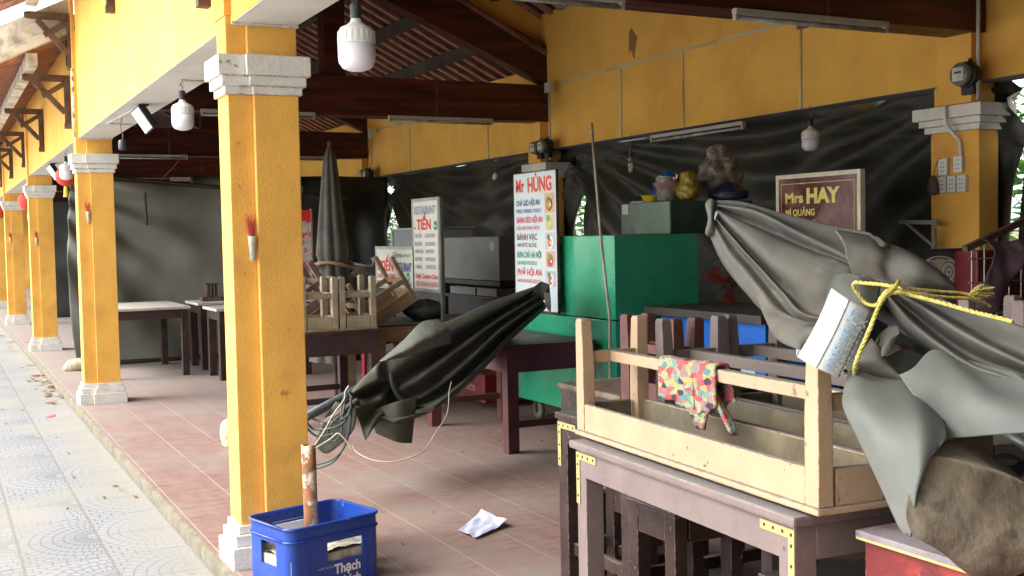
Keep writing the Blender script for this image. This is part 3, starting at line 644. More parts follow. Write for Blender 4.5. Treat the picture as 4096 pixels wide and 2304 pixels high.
# hanging grey-green flap (left) and folded sheet (right)
def sheet(curves, name, mat, n=26, sub=5, wr=.006, th=.004, seed=0, parent=None):
    return loft(curves, n, sub, wr=wr, seed=seed).build(name, mat, parent or bu, smooth=True, solid=th)
sheet([ [at(2150,905,2.86), at(2128,960,2.78), at(2120,1015,2.68), at(2148,1085,2.60), at(2200,1190,2.52), at(2262,1325,2.43), at(2282,1345,2.41)],
        [at(2180,915,2.82), at(2160,960,2.74), at(2165,1015,2.60), at(2200,1085,2.52), at(2240,1190,2.46), at(2275,1310,2.41), at(2287,1345,2.40)],
        [at(2225,900,2.84), at(2225,950,2.78), at(2240,1000,2.60), at(2262,1060,2.50), at(2282,1140,2.43), at(2290,1240,2.39), at(2292,1345,2.39)],
        [at(2270,880,2.86), at(2285,935,2.82), at(2300,990,2.62), at(2318,1050,2.49), at(2322,1110,2.42), at(2316,1190,2.38), at(2300,1270,2.38)],
        [at(2320,890,2.88), at(2340,950,2.84), at(2358,1010,2.66), at(2375,1060,2.55), at(2382,1100,2.47), at(2355,1130,2.42), at(2322,1165,2.39)] ], 'hanging_flap', CANVG, seed=5)
sheet([ [at(2262,944,2.68), at(2300,998,2.60), at(2345,1055,2.56), at(2379,1103,2.53)],
        [at(2300,925,2.66), at(2345,965,2.60), at(2400,1040,2.55), at(2430,1100,2.52)],
        [at(2350,880,2.68), at(2420,950,2.58), at(2480,1030,2.50), at(2500,1094,2.47)],
        [at(2430,905,2.66), at(2500,970,2.55), at(2560,1030,2.46), at(2600,1088,2.42)],
        [at(2560,940,2.55), at(2620,990,2.48), at(2680,1040,2.42), at(2720,1075,2.38)] ], 'folded_sheet', CANVG, seed=8, wr=.004)
# back lobe behind the rope
loft([ [at(2100,580,3.06), at(2190,597,3.05), at(2225,612,3.04), at(2275,630,3.03), at(2335,665,3.02), at(2385,705,3.0)],
       [at(2120,610,3.0), at(2200,628,2.97), at(2240,650,2.97), at(2300,655,2.93), at(2350,682,2.92), at(2398,720,2.93)],
       [at(2130,650,2.98), at(2200,668,2.96), at(2236,690,2.96), at(2300,690,2.90), at(2350,705,2.90), at(2400,732,2.92)],
       [at(2150,700,2.98), at(2210,710,2.95), at(2240,716,2.93), at(2300,726,2.92), at(2350,735,2.93), at(2405,745,2.95)] ], 24, 6, wr=.006, seed=12).build('canopy_lobe', CANV, bu, smooth=True, solid=.008)
# rolled S-fold under the rope
for dx, dy, dd, mt in ((0,0,0,CANV),(10,42,.01,CANVG)):
    S_ = [(2205,870),(2215,840),(2235,825),(2258,820),(2262,838),(2240,852),(2222,872),(2222,895),(2238,920),(2262,940),(2268,965),(2246,985)]
    top = [at(x+dx, y+dy*.2, 2.80+dd+ .03*math.sin(i*.9)) for i,(x,y) in enumerate(S_)]
    bot = [at(x-28+dx, y+52+dy*.4, 2.78+dd+ .03*math.sin(i*.9+.4)) for i,(x,y) in enumerate(S_)]
    if dx: top = [at(x-12, y+40, 2.775+.02*math.sin(i)) for i,(x,y) in enumerate(S_[5:])]; bot = [at(x-80+6*i, y+70, 2.77) for i,(x,y) in enumerate(S_[5:])]
    sheet([top, [a.lerp(b,.5) for a,b in zip(top,bot)], bot], 'rolled_fold', mt, n=44, sub=3, wr=.003, th=.004)
sheet([ [at(2150,935,2.80), at(2200,945,2.79), at(2260,965,2.78)], [at(2158,905,2.76), at(2210,912,2.74), at(2280,960,2.74)], [at(2190,850,2.80), at(2215,880,2.77), at(2262,945,2.78)] ], 'brown_fold', CANV, seed=21)
# dark underside behind the banner
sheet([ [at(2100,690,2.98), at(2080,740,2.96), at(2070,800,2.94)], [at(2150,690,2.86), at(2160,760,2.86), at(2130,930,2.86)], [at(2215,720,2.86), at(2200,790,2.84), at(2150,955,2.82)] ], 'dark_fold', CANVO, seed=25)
MB().tube([at(1800,545,3.42), at(2240,800,3.02), at(2760,1100,2.6)], .02, 10).build('pole', GRY, bu, smooth=True)
# printed banner cloth tied into the bundle
BAN = pm('white_banner_cloth', (.46,.46,.45), .6, var=.05, scale=5, bump=.15, bsc=60)
bn = thing('banner', 'white printed banner with faded blue phone numbers caught in the closed parasol', 'banner', tuple(at(2100,840,2.8)))
def bpt(u, v):   # u along the short top edge, v down
    a = Vector((2092,724)).lerp(Vector((2192,782)), u); b = Vector((2006,898)).lerp(Vector((2112,950)), u); p = a.lerp(b, v)
    bow = 6*math.sin(math.pi*v)*(1-u); D = 2.80 + .05*(1-u)**3 - .02*math.sin(math.pi*u) - .03*v
    return at(p.x+bow, p.y+4*math.sin(math.pi*u), D)
MB().grid(bpt, 16, 20).build('cloth', BAN, bn, smooth=True, solid=.0015)
lb = [bpt(.44, i/14) + (CM @ Vector((0,0,.003))) for i in range(15)]; MB().tube(lb, .0011, 4).build('printed_line', NAIL, bn)
lb = [bpt(.96, .25+.75*i/14) + (CM @ Vector((0,0,.003))) for i in range(15)]; MB().tube(lb, .0011, 4).build('printed_line', NAIL, bn)
# yellow twisted rope
ROPE = pm('yellow_rope', (.42,.35,.07), .6, var=.2, scale=40, col2=(.75,.68,.30), amt=.5, sc2=80, bump=.2)
rp = thing('rope', 'yellow twisted rope wrapped round the closed parasol with a frayed end', 'rope', tuple(at(2240,730,2.75)))
def rope(px, D, r=.0048, parent=rp, name='strand', tw=150, mat=None):
    P = resample([at(x,y,(D if not isinstance(D,(list,tuple)) else D[i])) for i,(x,y) in enumerate(px)], 90); m = MB()
    L = 0; acc = [0]
    for a,b in zip(P,P[1:]): L += (b-a).length; acc.append(L)
    vw = CM @ Vector((0,0,1))
    for s_ in range(3):
        pts = []
        for i,p in enumerate(P):
            d = (P[min(i+1,len(P)-1)]-P[max(i-1,0)]).normalized(); sx = d.cross(vw).normalized(); sy = d.cross(sx); t = acc[i]*tw+s_*2.094
            pts.append(p+(sx*math.cos(t)+sy*math.sin(t))*r*.55)
        m.tube(pts, r*.62, 6)
    m.build(name, mat or ROPE, parent, smooth=True)
rope([(2262,706),(2252,722),(2225,748),(2205,785),(2188,830),(2165,880),(2152,915),(2150,940)], [2.78,2.75,2.73,2.71,2.70,2.71,2.73,2.78])
rope([(2256,716),(2236,738),(2212,770),(2195,810),(2174,860),(2156,905),(2148,932)], [2.78,2.76,2.74,2.72,2.71,2.72,2.76])
rope([(2258,722),(2230,733),(2215,752),(2203,768),(2178,762),(2160,742),(2147,722),(2152,711),(2185,713),(2225,717),(2262,725),(2278,738)], [2.76,2.75,2.75,2.77,2.83,2.84,2.84,2.83,2.80,2.77,2.75,2.76], r=.0045)
rope([(2225,742),(2260,735),(2290,742),(2350,757),(2440,782),(2500,797),(2548,809)], [2.76,2.74,2.74,2.70,2.64,2.58,2.54])
rope([(2262,722),(2300,728),(2370,734),(2430,740),(2470,758),(2492,772)], [2.78,2.80,2.84,2.86,2.86,2.86], r=.004)
rope([(2262,730),(2320,742),(2380,748),(2440,752),(2480,766)], [2.76,2.78,2.82,2.84,2.86], r=.004)
fr = MB(); b0 = at(2435,742,2.83)
for i in range(70):
    a = rnd.uniform(-.5,.5); L_ = rnd.uniform(30,70); x1 = 2435+L_; y1 = 742-8+a*34+rnd.uniform(-6,6)
    fr.tube([b0, at(2435+L_*.5, 742-6+a*26, 2.83+rnd.uniform(-.03,.03)), at(x1, y1, 2.84+rnd.uniform(-.04,.04))], .0009, 3, cap=False)
fr.build('frayed_end', ROPE, rp)
# rag rug over the cream bench rail
rg = bpy.data.materials.new('rag_rug_patchwork'); rg.use_nodes = True; N, L = rg.node_tree.nodes, rg.node_tree.links; b = N['Principled BSDF']
tc = N.new('ShaderNodeTexCoord'); vo = N.new('ShaderNodeTexVoronoi'); vo.inputs['Scale'].default_value = 42; mp = N.new('ShaderNodeMapping'); mp.inputs['Scale'].default_value = (1,.8,1.3)
L.new(tc.outputs['Object'], mp.inputs[0]); L.new(mp.outputs[0], vo.inputs[0]); cr = N.new('ShaderNodeValToRGB'); cr.color_ramp.interpolation = 'CONSTANT'
sepc = N.new('ShaderNodeSeparateColor'); L.new(vo.outputs['Color'], sepc.inputs[0]); L.new(sepc.outputs[0], cr.inputs[0])
for p_, c_ in ((0,(.30,.31,.18)),(.2,(.36,.07,.075)),(.36,(.36,.30,.12)),(.5,(.17,.25,.21)),(.62,(.35,.10,.10)),(.72,(.10,.20,.20)),(.82,(.26,.17,.16)),(.92,(.05,.03,.05))):
    el = cr.color_ramp.elements.new(p_) if p_ > 0 else cr.color_ramp.elements[0]; el.color = (*c_, 1)
L.new(cr.outputs[0], b.inputs['Base Color']); b.inputs['Roughness'].default_value = .95
wv = N.new('ShaderNodeTexNoise'); wv.inputs['Scale'].default_value = 140; bp = N.new('ShaderNodeBump'); bp.inputs['Strength'].default_value = 1; bp.inputs['Distance'].default_value = .01; L.new(tc.outputs['Object'], wv.inputs[0]); L.new(wv.outputs[0], bp.inputs['Height']); L.new(bp.outputs[0], b.inputs['Normal'])
rugy = [(2.93,2.70)]
RM = Matrix.Translation((2.185,2.86,0)) @ Matrix.Rotation(R(-3.7),4,'Z')
def rug(y0, y1, zt, drop0, drop1, seed, back=.6):
    def fn(u, v):
        y = y0+(y1-y0)*u; s = (v-.5)*2; j = .004*hash3(u*4, v*4, seed)
        d = (drop0+(drop1-drop0)*u)*(1+.12*hash3(u*7,1,seed)); e = .025
        if abs(s) < .16: a = s/.16*math.pi/2; return RM @ Vector((e*math.sin(a), y, zt+.003+.008*math.cos(a)+j))
        k = (abs(s)-.16)/.84; dd = d*(1 if s < 0 else back)
        return RM @ Vector(((-1 if s<0 else 1)*(e+.010*k+.007*math.sin(u*9+seed)*k)+j, y-.02*k, zt-dd*k))
    return MB().grid(fn, 30, 36)
rr_ = thing('rag_rug', 'colourful ragged patchwork rug hanging over the rail of the cream bench', 'rug', (2.18,2.9,1.07))
zr = .762+.43-.14+.018
rug(.33, .12, zr, .12, .145, 1).build('cloth', rg, rr_, smooth=True, solid=.006)
rug(.13, -.01, zr+.004, .17, .12, 4, .9).build('folded_corner', rg, rr_, smooth=True, solid=.008)
MB().grid(lambda u,v: RM @ Vector((-.03+.05*u*(1-.5*v), .02-.12*v+.05*u*(1-v), zr-.06-.13*v)), 6, 10).build('hanging_point', rg, rr_, smooth=True, solid=.012)
MB().grid(lambda u,v: RM @ Vector((-.035+.01*v, .13-.03*v-.11*u*(1-v*.6), zr-.14-.06*v)), 6, 10).build('hanging_point', rg, rr_, smooth=True, solid=.008)
# red painted box-table and the stained bundle on it
REDX = pm('bright_red_chipped_paint', (.13,.014,.014), .5, var=.2, scale=3, edge=((.5,.36,.12),.8,25), col2=(.26,.03,.024), amt=.8, sc2=6, th=.58, soft=.06, bump=.2, col3=(.55,.45,.42), amt3=.6, sc3=30, th3=.73)
rt = thing('red_cabinet', 'chipped red painted cabinet with a grey scuffed top at the bottom right corner', 'cabinet', (2.5,1.6,0))
MB().box(2.115,2.75,.9,2.17,.02,.70).build('body', REDX, rt, bev=.004)
MB().box(2.10,2.76,.89,2.19,.7005,.722).build('top', pm('scuffed_grey_top', (.20,.175,.185), .7, var=.12, scale=4, col2=(.10,.04,.045), amt=.8, sc2=5, th=.60, bump=.3, col3=(.6,.4,.1), amt3=.4, sc3=18, th3=.73), rt, bev=.004)
MB().box(2.0985,2.0995,.9,2.185,.699,.706).build('worn_edge', BRASS, rt)
STB = pm('stained_brown_cloth', (.105,.08,.055), .85, var=.3, scale=6, crease=(3,.5), topdust=((.24,.21,.14),.85), col2=(.165,.145,.10), amt=.8, sc2=4, th=.52, bump=.5, bsc=50, col3=(.06,.045,.035), amt3=.7, sc3=8, th3=.6)
def brow(pts, D): return [at(x, y, D) for x, y in pts]
bundle = loft([
 brow([(2400,1100),(2440,1097),(2500,1150),(2580,1222),(2680,1310)], 2.71), brow([(2368,1112),(2420,1128),(2500,1174),(2575,1220),(2680,1305)], 2.57),
 brow([(2322,1134),(2400,1151),(2480,1174),(2560,1203),(2680,1270)], 2.46), brow([(2314,1146),(2396,1165),(2478,1189),(2558,1219),(2680,1290)], 2.43),
 brow([(2292,1220),(2390,1240),(2480,1262),(2570,1288),(2680,1340)], 2.40), brow([(2281,1290),(2385,1315),(2480,1332),(2570,1350),(2660,1370)], 2.37),
 brow([(2298,1345),(2390,1374),(2470,1392),(2550,1400),(2620,1400)], 2.36), brow([(2345,1372),(2410,1418),(2462,1448),(2530,1455),(2580,1440)], 2.39),
 brow([(2370,1365),(2430,1420),(2470,1450),(2520,1450),(2580,1430)], 2.60), brow([(2380,1200),(2440,1250),(2500,1290),(2560,1300),(2640,1350)], 2.83)], 26, 5, close=True, wr=.010, seed=31)
tag(bundle.build('cloth_bundle', STB, smooth=True), 'stained brown rounded cloth bundle resting on the red cabinet under the parasol flap', 'bundle')
cc = thing('cable_coil', 'black cable coil beside a grey metal tube under the parasol at the right edge', 'cable', tuple(at(2540,1150,2.7)))
for i in range(4):
    MB().tube([at(2530+(34+7*i)*math.cos(t_/20*6.283), 1160+i*5+(16+3*i)*math.sin(t_/20*6.283), 2.66+.03*math.sin(t_/20*6.283)) for t_ in range(21)], .004, 6).build('cable_loop', BLKP, cc, smooth=True)
tag(MB().tube([at(2500,1060,2.80), at(2620,1150,2.60)], .014, 10).build('metal_tube', pm('grey_steel_tube',(.35,.38,.38),.35,metal=.4,bump=0), smooth=True), 'grey metal tube sticking out at the right edge below the parasol', 'tube')
# middle parasol leaning over the floor
mu = thing('parasol', 'dark olive closed parasol leaning diagonally above the tiled floor', 'parasol', tuple(at(1000,950,6.6)))
E0, E1 = 8.05, 6.55
def cm(pts, off): return cv(pts, E0, E1, off)
c = [
 cm([(1340,722),(1240,757),(1130,806),(1040,838),(955,910),(905,960),(884,985)], .06),
 cm([(1348,728),(1240,783),(1120,848),(1000,928),(888,990)], -.10),
 cm([(1352,736),(1245,797),(1130,872),(1010,952),(889,1000)], .03),
 cm([(1356,743),(1250,808),(1140,890),(1040,960),(893,1030)], -.15),
 cm([(1360,750),(1255,821),(1150,908),(1060,978),(970,1018),(905,1062)], -.08),
 cm([(1364,758),(1262,831),(1165,922),(1090,982),(1000,1028),(950,1050),(922,1108)], -.20),
 cm([(1367,764),(1268,840),(1180,930),(1115,985),(1040,1030),(990,1048),(944,1050)], .0),
 cm([(1370,770),(1280,846),(1205,925),(1140,985),(1085,1025),(1040,1045),(990,1062)], -.08),
 cm([(1374,776),(1290,852),(1215,930),(1150,990),(1100,1024),(1060,1046),(1000,1064)], .12),
 cm([(1372,765),(1280,845),(1200,915),(1120,975),(1050,1010),(980,1030),(930,1030)], .50),
 cm([(1352,735),(1250,790),(1160,850),(1070,900),(1000,950),(950,985),(900,1000)], .52)]
loft(c, 44, 4, close=True, wr=.014, seed=40).build('canopy', CANVO, mu, smooth=True)
MB().add([at(1322,738,7.95),at(1362,708,7.95),at(1382,716,7.95),at(1384,742,8.0),at(1360,760,8.0)],[(0,1,2,3,4)]).build('tip_cover', CANVO, mu, solid=.01)
CANVM = pm('mid_olive_canvas', (.115,.12,.10), .5, var=.12, scale=3, bump=.12, spec=.4)
sheet([ [at(955,908,6.62), at(1010,862,6.72), at(1060,812,6.85), at(1102,804,6.95)], [at(962,908,6.50), at(1025,878,6.58), at(1082,846,6.70), at(1130,828,6.85)], [at(985,904,6.55), at(1040,893,6.66), at(1095,874,6.80), at(1134,864,6.92)] ], 'lifted_panel', CANVM, parent=mu, wr=.015)
sheet([ [at(930,1035,6.62), at(935,1060,6.6), at(945,1090,6.6)], [at(1000,1010,6.62), at(1000,1060,6.6), at(1000,1112,6.6)], [at(1050,1000,6.7), at(1042,1050,6.68), at(1036,1115,6.66)] ], 'dark_hem', CANVO, parent=mu, wr=.01)
sheet([ [at(845,1010,6.5), at(812,1060,6.48), at(790,1118,6.45)], [at(870,1020,6.5), at(850,1080,6.48), at(822,1142,6.45)], [at(898,1040,6.5), at(890,1080,6.48), at(870,1105,6.48)] ], 'dark_hem', CANVO, parent=mu, wr=.01)
MB().tube([at(745,1062,6.30), at(895,982,6.72), at(1360,750,8.2)], .027, 12).build('pole', pm('dark_painted_steel', (.055,.065,.07), .45, var=.3, scale=9, bump=.1), mu, smooth=True)
MB().tube([at(812,1070,6.3), at(900,1010,6.5)], .022, 10).build('strut', pm('rusty_steel', (.14,.10,.08), .7, var=.3, scale=9, bump=.3), mu, smooth=True)
TW = pm('torn_brown_strip', (.15,.11,.08), .8, var=.3, bump=.3)
sheet([ [at(1368,735,7.9), at(1372,765,7.9), at(1380,782,7.9)], [at(1384,738,7.88), at(1386,768,7.88), at(1385,788,7.9)] ], 'torn_strip', TW, parent=mu, wr=.02)
CORD = pm('thin_green_grey_cord', (.05,.07,.07), .6, bump=0); CORDT = pm('tan_string', (.42,.36,.28), .8, bump=0)
cd = thing('cord', 'tangle of thin dark cords hanging from the foot of the leaning parasol', 'cord', tuple(at(860,1050,6.4)))
for pts in ([(878,985),(868,1010),(862,1050),(858,1090),(840,1110),(826,1090),(838,1060),(866,1040)], [(880,990),(884,1040),(872,1110),(845,1150),(800,1168),(772,1170)], [(884,995),(880,1060),(866,1120),(840,1160),(800,1178),(770,1182)],
            [(775,1048),(800,1058),(840,1062),(870,1050)],[(772,1062),(790,1080),(830,1078),(866,1062),(880,1030)],[(772,1078),(800,1098),(840,1090)],[(870,985),(860,1020),(858,1075)]):
    P = resample([at(x,y,6.25+.03*math.sin(i*1.7)) for i,(x,y) in enumerate(pts)], 30); MB().tube(P, .006, 6).build('loop', CORD, cd, smooth=True)
st_ = thing('string', 'long tan string sagging from the leaning parasol down onto the tiles', 'string', tuple(at(1130,1060,6.8)))
P = [at(x,y,d) for x,y,d in ((1136,960,6.9),(1130,985,6.85),(1125,1040,6.7),(1095,1090,6.5),(1065,1135,6.26),(1010,1158,6.12),(950,1160,6.12),(900,1140,6.2),(886,1120,6.3))]
P = [Vector((p.x,p.y,max(.008,p.z))) for p in resample(P,40)]
MB().tube(P, .0035, 5).build('strand', CORDT, st_, smooth=True)
P = resample([at(x,y,6.2) for x,y in ((878,970),(868,985),(866,1005),(840,1040),(815,1085),(785,1130))],24); MB().tube(P, .004, 5).build('strand', CORDT, st_, smooth=True)
P = resample([at(x,y,6.2) for x,y in ((785,1132),(830,1105),(850,1090),(870,1108),(886,1132))],24); MB().tube(P, .004, 5).build('strand', CORDT, st_, smooth=True)
# standing parasol
up = thing('parasol', 'tall closed dark parasol standing upright behind the upturned stools, tied with a strap', 'parasol', (3.35,10.3,0))
def us(u, v):
    z = .35+2.02*v; a = 2*math.pi*u
    rr2 = (.045+.20*(1-v)**.8)*(1 if v > .45 else 1-.0*v) * (.80+.20*abs(math.sin(4*a+1.5*v)))
    if v > .96: rr2 *= (1-v)/.04*.6+.4
    if .38 < v < .5: rr2 *= .86
    return (3.35+rr2*math.cos(a)*1.0, 10.3+rr2*math.sin(a), z)
MB().grid(us, 64, 40, wrap=True).build('canopy', pm('dusty_dark_canvas', (.075,.068,.052), .6, var=.2, scale=2, col2=(.035,.035,.03), amt=.9, sc2=3, bump=.15), up, smooth=True)
MB().tube([(3.35,10.3,.0),(3.35,10.3,2.42)], .02, 8).build('pole', WOODB, up)
MB().tube([(3.35+.20*math.cos(a/12*6.283), 10.3+.20*math.sin(a/12*6.283), 1.26+.03*math.sin(a)) for a in range(13)], .018, 6).build('strap', TANW, up, smooth=True)
MB().tube([(3.5,10.12,1.27),(3.58,10.1,1.25),(3.66,10.1,1.24),(3.69,10.1,1.28),(3.67,10.1,1.32)], .012, 6).build('hook', GRY, up, smooth=True)
# ---------------- lettering ----------------
def text_mesh(s, bold=.0):
    cu = bpy.data.curves.new('txt', 'FONT'); cu.body = s; cu.size = 1; cu.offset = bold; cu.resolution_u = 3
    o = bpy.data.objects.new('txt', cu); col.objects.link(o); dg = bpy.context.evaluated_depsgraph_get()
    me = bpy.data.meshes.new_from_object(o.evaluated_get(dg)); bpy.data.objects.remove(o)
    vs = [v.co.copy() for v in me.vertices]; fs = [tuple(p.vertices) for p in me.polygons]; bpy.data.meshes.remove(me); return vs, fs
def lettering(s, org, right, up, W, Hc, mat, parent, bold=.02, lift=.002, fn=None, name='lettering', slant=0):
    """s starts at org (baseline, left), W metres wide, capitals Hc high; right/up are unit vectors"""
    vs, fs = text_mesh(s, bold); x0 = min(v.x for v in vs); x1 = max(v.x for v in vs); k = W/(x1-x0); kh = Hc/.73
    right = Vector(right); up = Vector(up); n = right.cross(up); m = MB()
    if fn: m.add([fn((v.x-x0)*k/W, v.y*kh) for v in vs], fs)
    else: m.add([Vector(org)+right*((v.x-x0)*k+slant*v.y*kh)+up*(v.y*kh)+n*lift for v in vs], fs)
    me = m.build(name, mat, parent); return me
INK = {}
def ink(nm, c, r=.5):
    if nm not in INK: INK[nm] = pm('ink_'+nm, c, r, var=.08, scale=12, bump=0)
    return INK[nm]
RD = ink('red', (.62,.03,.03)); BLU = ink('blue', (.06,.07,.25)); PNK = ink('pink_red', (.62,.06,.12)); BRN = ink('brown', (.22,.07,.05)); GRN = ink('green', (.04,.22,.09)); WHI = ink('white', (.75,.75,.72)); LBL = ink('faded_blue', (.38,.52,.66)); FRD = ink('faded_red', (.72,.25,.20)); YLW = ink('yellow', (.72,.62,.16)); LGB = ink('grey_blue', (.30,.30,.42)); BLK = ink('black', (.03,.03,.035)); ORA = ink('orange', (.80,.30,.12))
def xpanel(X): return (lambda y, z, e=0: Vector((X-e, y, z)))   # a panel facing -X; text runs towards -Y
# Mr HUNG sign
PANL = pm('pale_blue_sign_face', (.50,.60,.62), .4, var=.04, scale=2, bump=0, col2=(.62,.62,.55), amt=.5, sc2=1.5)
sg = thing('shop_sign', 'tall pale blue food menu sign with big red heading on the green cart', 'sign', (4.19,7.8,1.45))
MB().box(4.185,4.20,7.455,8.15,.915,1.99).build('panel', PANL, sg, bev=.002)
fr = MB(); 
for a in ((7.45,7.4549,.91,1.995),(8.1501,8.155,.91,1.995)): fr.box(4.182,4.205,*a)
fr.box(4.182,4.205,7.45,8.155,1.9901,1.996).box(4.182,4.205,7.45,8.155,.905,.9149); fr.build('edge_trim', WOODB, sg)
RY = (0,-1,0); UZ = (0,0,1); X_ = 4.1845
def line(s, yl, z, W, Hc, mt, par=sg, X=X_, **k): return lettering(s, (X, yl, z), RY, UZ, W, Hc, mt, par, **k)
# halo of the heading then heading
line('Mr', 8.115, 1.845, .155, .10, ink('cream',(.75,.62,.45)), bold=.06, lift=.001); line('HÙNG', 7.915, 1.835, .405, .125, ink('cream',(.75,.62,.45)), bold=.05, lift=.001)
line('Mr', 8.11, 1.85, .145, .095, RD, bold=.035); line('HÙNG', 7.91, 1.842, .39, .115, RD, bold=.03)
for s, z, W, Hc, mt, bd in (('CHẢ GIÒ HỘI AN',1.735,.39,.045,BLU,.02),('FRIED SPRING ROLLS',1.678,.41,.032,BLU,.005),('BÁNH XÈO HỘI AN',1.60,.43,.048,PNK,.02),('HỘI AN PANCAKES',1.545,.385,.03,PNK,.005),
   ('BÁNH VẠC',1.465,.345,.05,BRN,.02),('WHITE ROSE',1.408,.33,.033,BRN,.008),('BÚN CHẢ HÀ NỘI',1.325,.40,.048,GRN,.02),('HA NOI NOODLE',1.268,.33,.032,GRN,.005),('PHỞ HỘI AN',1.185,.40,.052,RD,.02),('HOI AN NOODLE',1.125,.38,.032,RD,.005)):
    line(s, 8.105, z, W, Hc, mt, bold=bd)
foods = [((.62,.35,.15),(.05,.05,.05),(.55,.25,.06),(.10,.25,.04)), ((.5,.5,.42),(.45,.40,.20),(.62,.50,.06),(.20,.35,.05)), ((.45,.48,.46),(.75,.75,.72),(.55,.22,.10),(.12,.16,.14)), ((.62,.35,.33),(.45,.12,.06),(.30,.10,.05),(.15,.35,.05)), ((.42,.42,.45),(.7,.7,.68),(.35,.15,.1),(.1,.2,.08))]
for i, (bgc, c1, c2, c3) in enumerate(foods):
    zc = (1.745,1.60,1.455,1.315,1.165)[i]; yc = 7.56; hh = (.075,.062,.065,.062,.06)[i]
    ph = MB().box(4.1825,4.1848,yc-.075,yc+.075,zc-hh,zc+hh).build('food_photo', ink('photo%d'%i, bgc), sg)
    for j, (r_, dy, dz, cc_) in enumerate(((.05,0,-.01,c1),(.036,.004,-.012,c2),(.024,.018,.028,c3),(.012,-.02,-.015,(.7,.66,.6)))):
        MB().lathe([(r_,0),(r_*.97,.0008)], (4.1822-.0009*j,yc+dy,zc+dz), 20, (-1,0,0)).build('food_print', ink('food%d%d'%(i,j), cc_), ph)
# restaurant L shaped sign
SGW = pm('cream_sign_face', (.62,.61,.52), .35, var=.03, scale=2, bump=0, col2=(.55,.55,.50), amt=.4)
ALU = pm('dull_aluminium', (.34,.36,.33), .45, metal=.4, var=.1, scale=8, bump=.1)
ts = thing('shop_sign', 'L shaped cream restaurant sign board with red and blue lettering on a post', 'sign', (4.0,9.8,1.3))
def frame(par, X, y0, y1, z0, z1, t=.03, d=.05, mat=ALU, nm='frame'):
    m = MB(); m.box(X-.004,X+d,y0-t,y0,z0-t,z1+t).box(X-.004,X+d,y1,y1+t,z0-t,z1+t).box(X-.004,X+d,y0,y1,z1,z1+t).box(X-.004,X+d,y0,y1,z0-t,z0); m.build(nm, mat, par, bev=.003)
MB().box(4.0,4.04,9.29,9.86,1.03,1.83).build('tall_panel', SGW, ts); frame(ts, 4.0, 9.29, 9.86, 1.03, 1.83)
MB().box(4.0,4.04,9.8901,10.87,1.03,1.39).build('wide_panel', SGW, ts); frame(ts, 4.0, 9.8901, 10.87, 1.03, 1.39)
MB().box(4.0,4.03,9.225,9.2595,0.0,1.86).build('post', pm('dark_post',(.10,.11,.10),.5,bump=0), ts)
X2 = 3.9995
def l2(s, yl, z, W, Hc, mt, **k): return lettering(s, (X2, yl, z), RY, UZ, W, Hc, mt, ts, **k)
l2('RESTAURANT', 9.83, 1.715, .50, .075, LGB, bold=.035); l2('TIẾN', 9.77, 1.575, .33, .095, RD, bold=.03); l2('Mr.', 9.845, 1.575, .07, .03, ORA, bold=.02)
for a, b_, z in (('CAO LẦU',':LOCAL FOOD',1.50),('MÌ QUẢNG',':QUANG NOODLE',1.425),('HOÀNH THÁNH',':WONTON',1.355),('BÁNH VẠC',' :WHITE ROSE',1.285),('CƠM GÀ',':CHICKEN RICE',1.215)):
    l2(a, 9.83, z, .10+.016*len(a)*.6, .036, LGB, bold=.03); l2(b_, 9.58, z, .16+.006*len(b_), .036, LGB, bold=.03)
l2('Daily Cooking Class', 9.83, 1.125, .52, .045, PNK, bold=.02, slant=.2); l2('OPEN : 7:00 AM TO 10:00 PM', 9.83, 1.055, .52, .042, FRD, bold=.03)
l2('TIẾN', 10.76, 1.18, .36, .10, RD, bold=.035); l2('Mr.', 10.84, 1.18, .07, .03, RD, bold=.02); l2('RESTAURANT', 10.33, 1.18, .40, .085, BLU, bold=.035)
l2('DAILY COOKING CLASS', 10.85, 1.105, .72, .045, PNK, bold=.03); l2('RECOMMENDED ON TRIPADVISOR', 10.85, 1.045, .92, .036, BLU, bold=.02)
l2('trip', 10.30, 1.315, .12, .045, BLK, bold=.005); l2('advisor', 10.175, 1.315, .24, .045, ink('leaf_green', (.10,.40,.20)), bold=.005)
def disc(par, X, y, z, r, mt, nm='badge', lift=0): return MB().lathe([(r,0),(r*.98,.0012)], (X-.0006-lift,y,z), 28, (-1,0,0)).build(nm, mt, par)
for (y, z, r) in ((9.335,1.605,.043),(10.02,1.125,.048)): disc(ts, X2, y, z, r, ink('badge_green',(.03,.25,.12))); lettering('No5', (X2-.002,y+r*.65,z-.014), RY, UZ, r*1.3, .028, WHI, ts, bold=.02)
def owl(par, X, y, z, s, ring, body, eye, fn=None):
    for sy in (-1, 1):
        disc(par, X, y+sy*s*.55, z, s*.52, ring, 'owl_emblem'); disc(par, X, y+sy*s*.55, z, s*.36, body, 'owl_emblem', .0015); disc(par, X, y+sy*s*.55, z, s*.17, eye, 'owl_emblem', .003)
owl(ts, X2, 10.36, 1.333, .055, BLK, WHI, BLK); MB().box(3.9975,3.9985,10.335,10.385,1.36,1.372).build('owl_emblem', ink('owl_yellow',(.75,.5,.05)), ts)
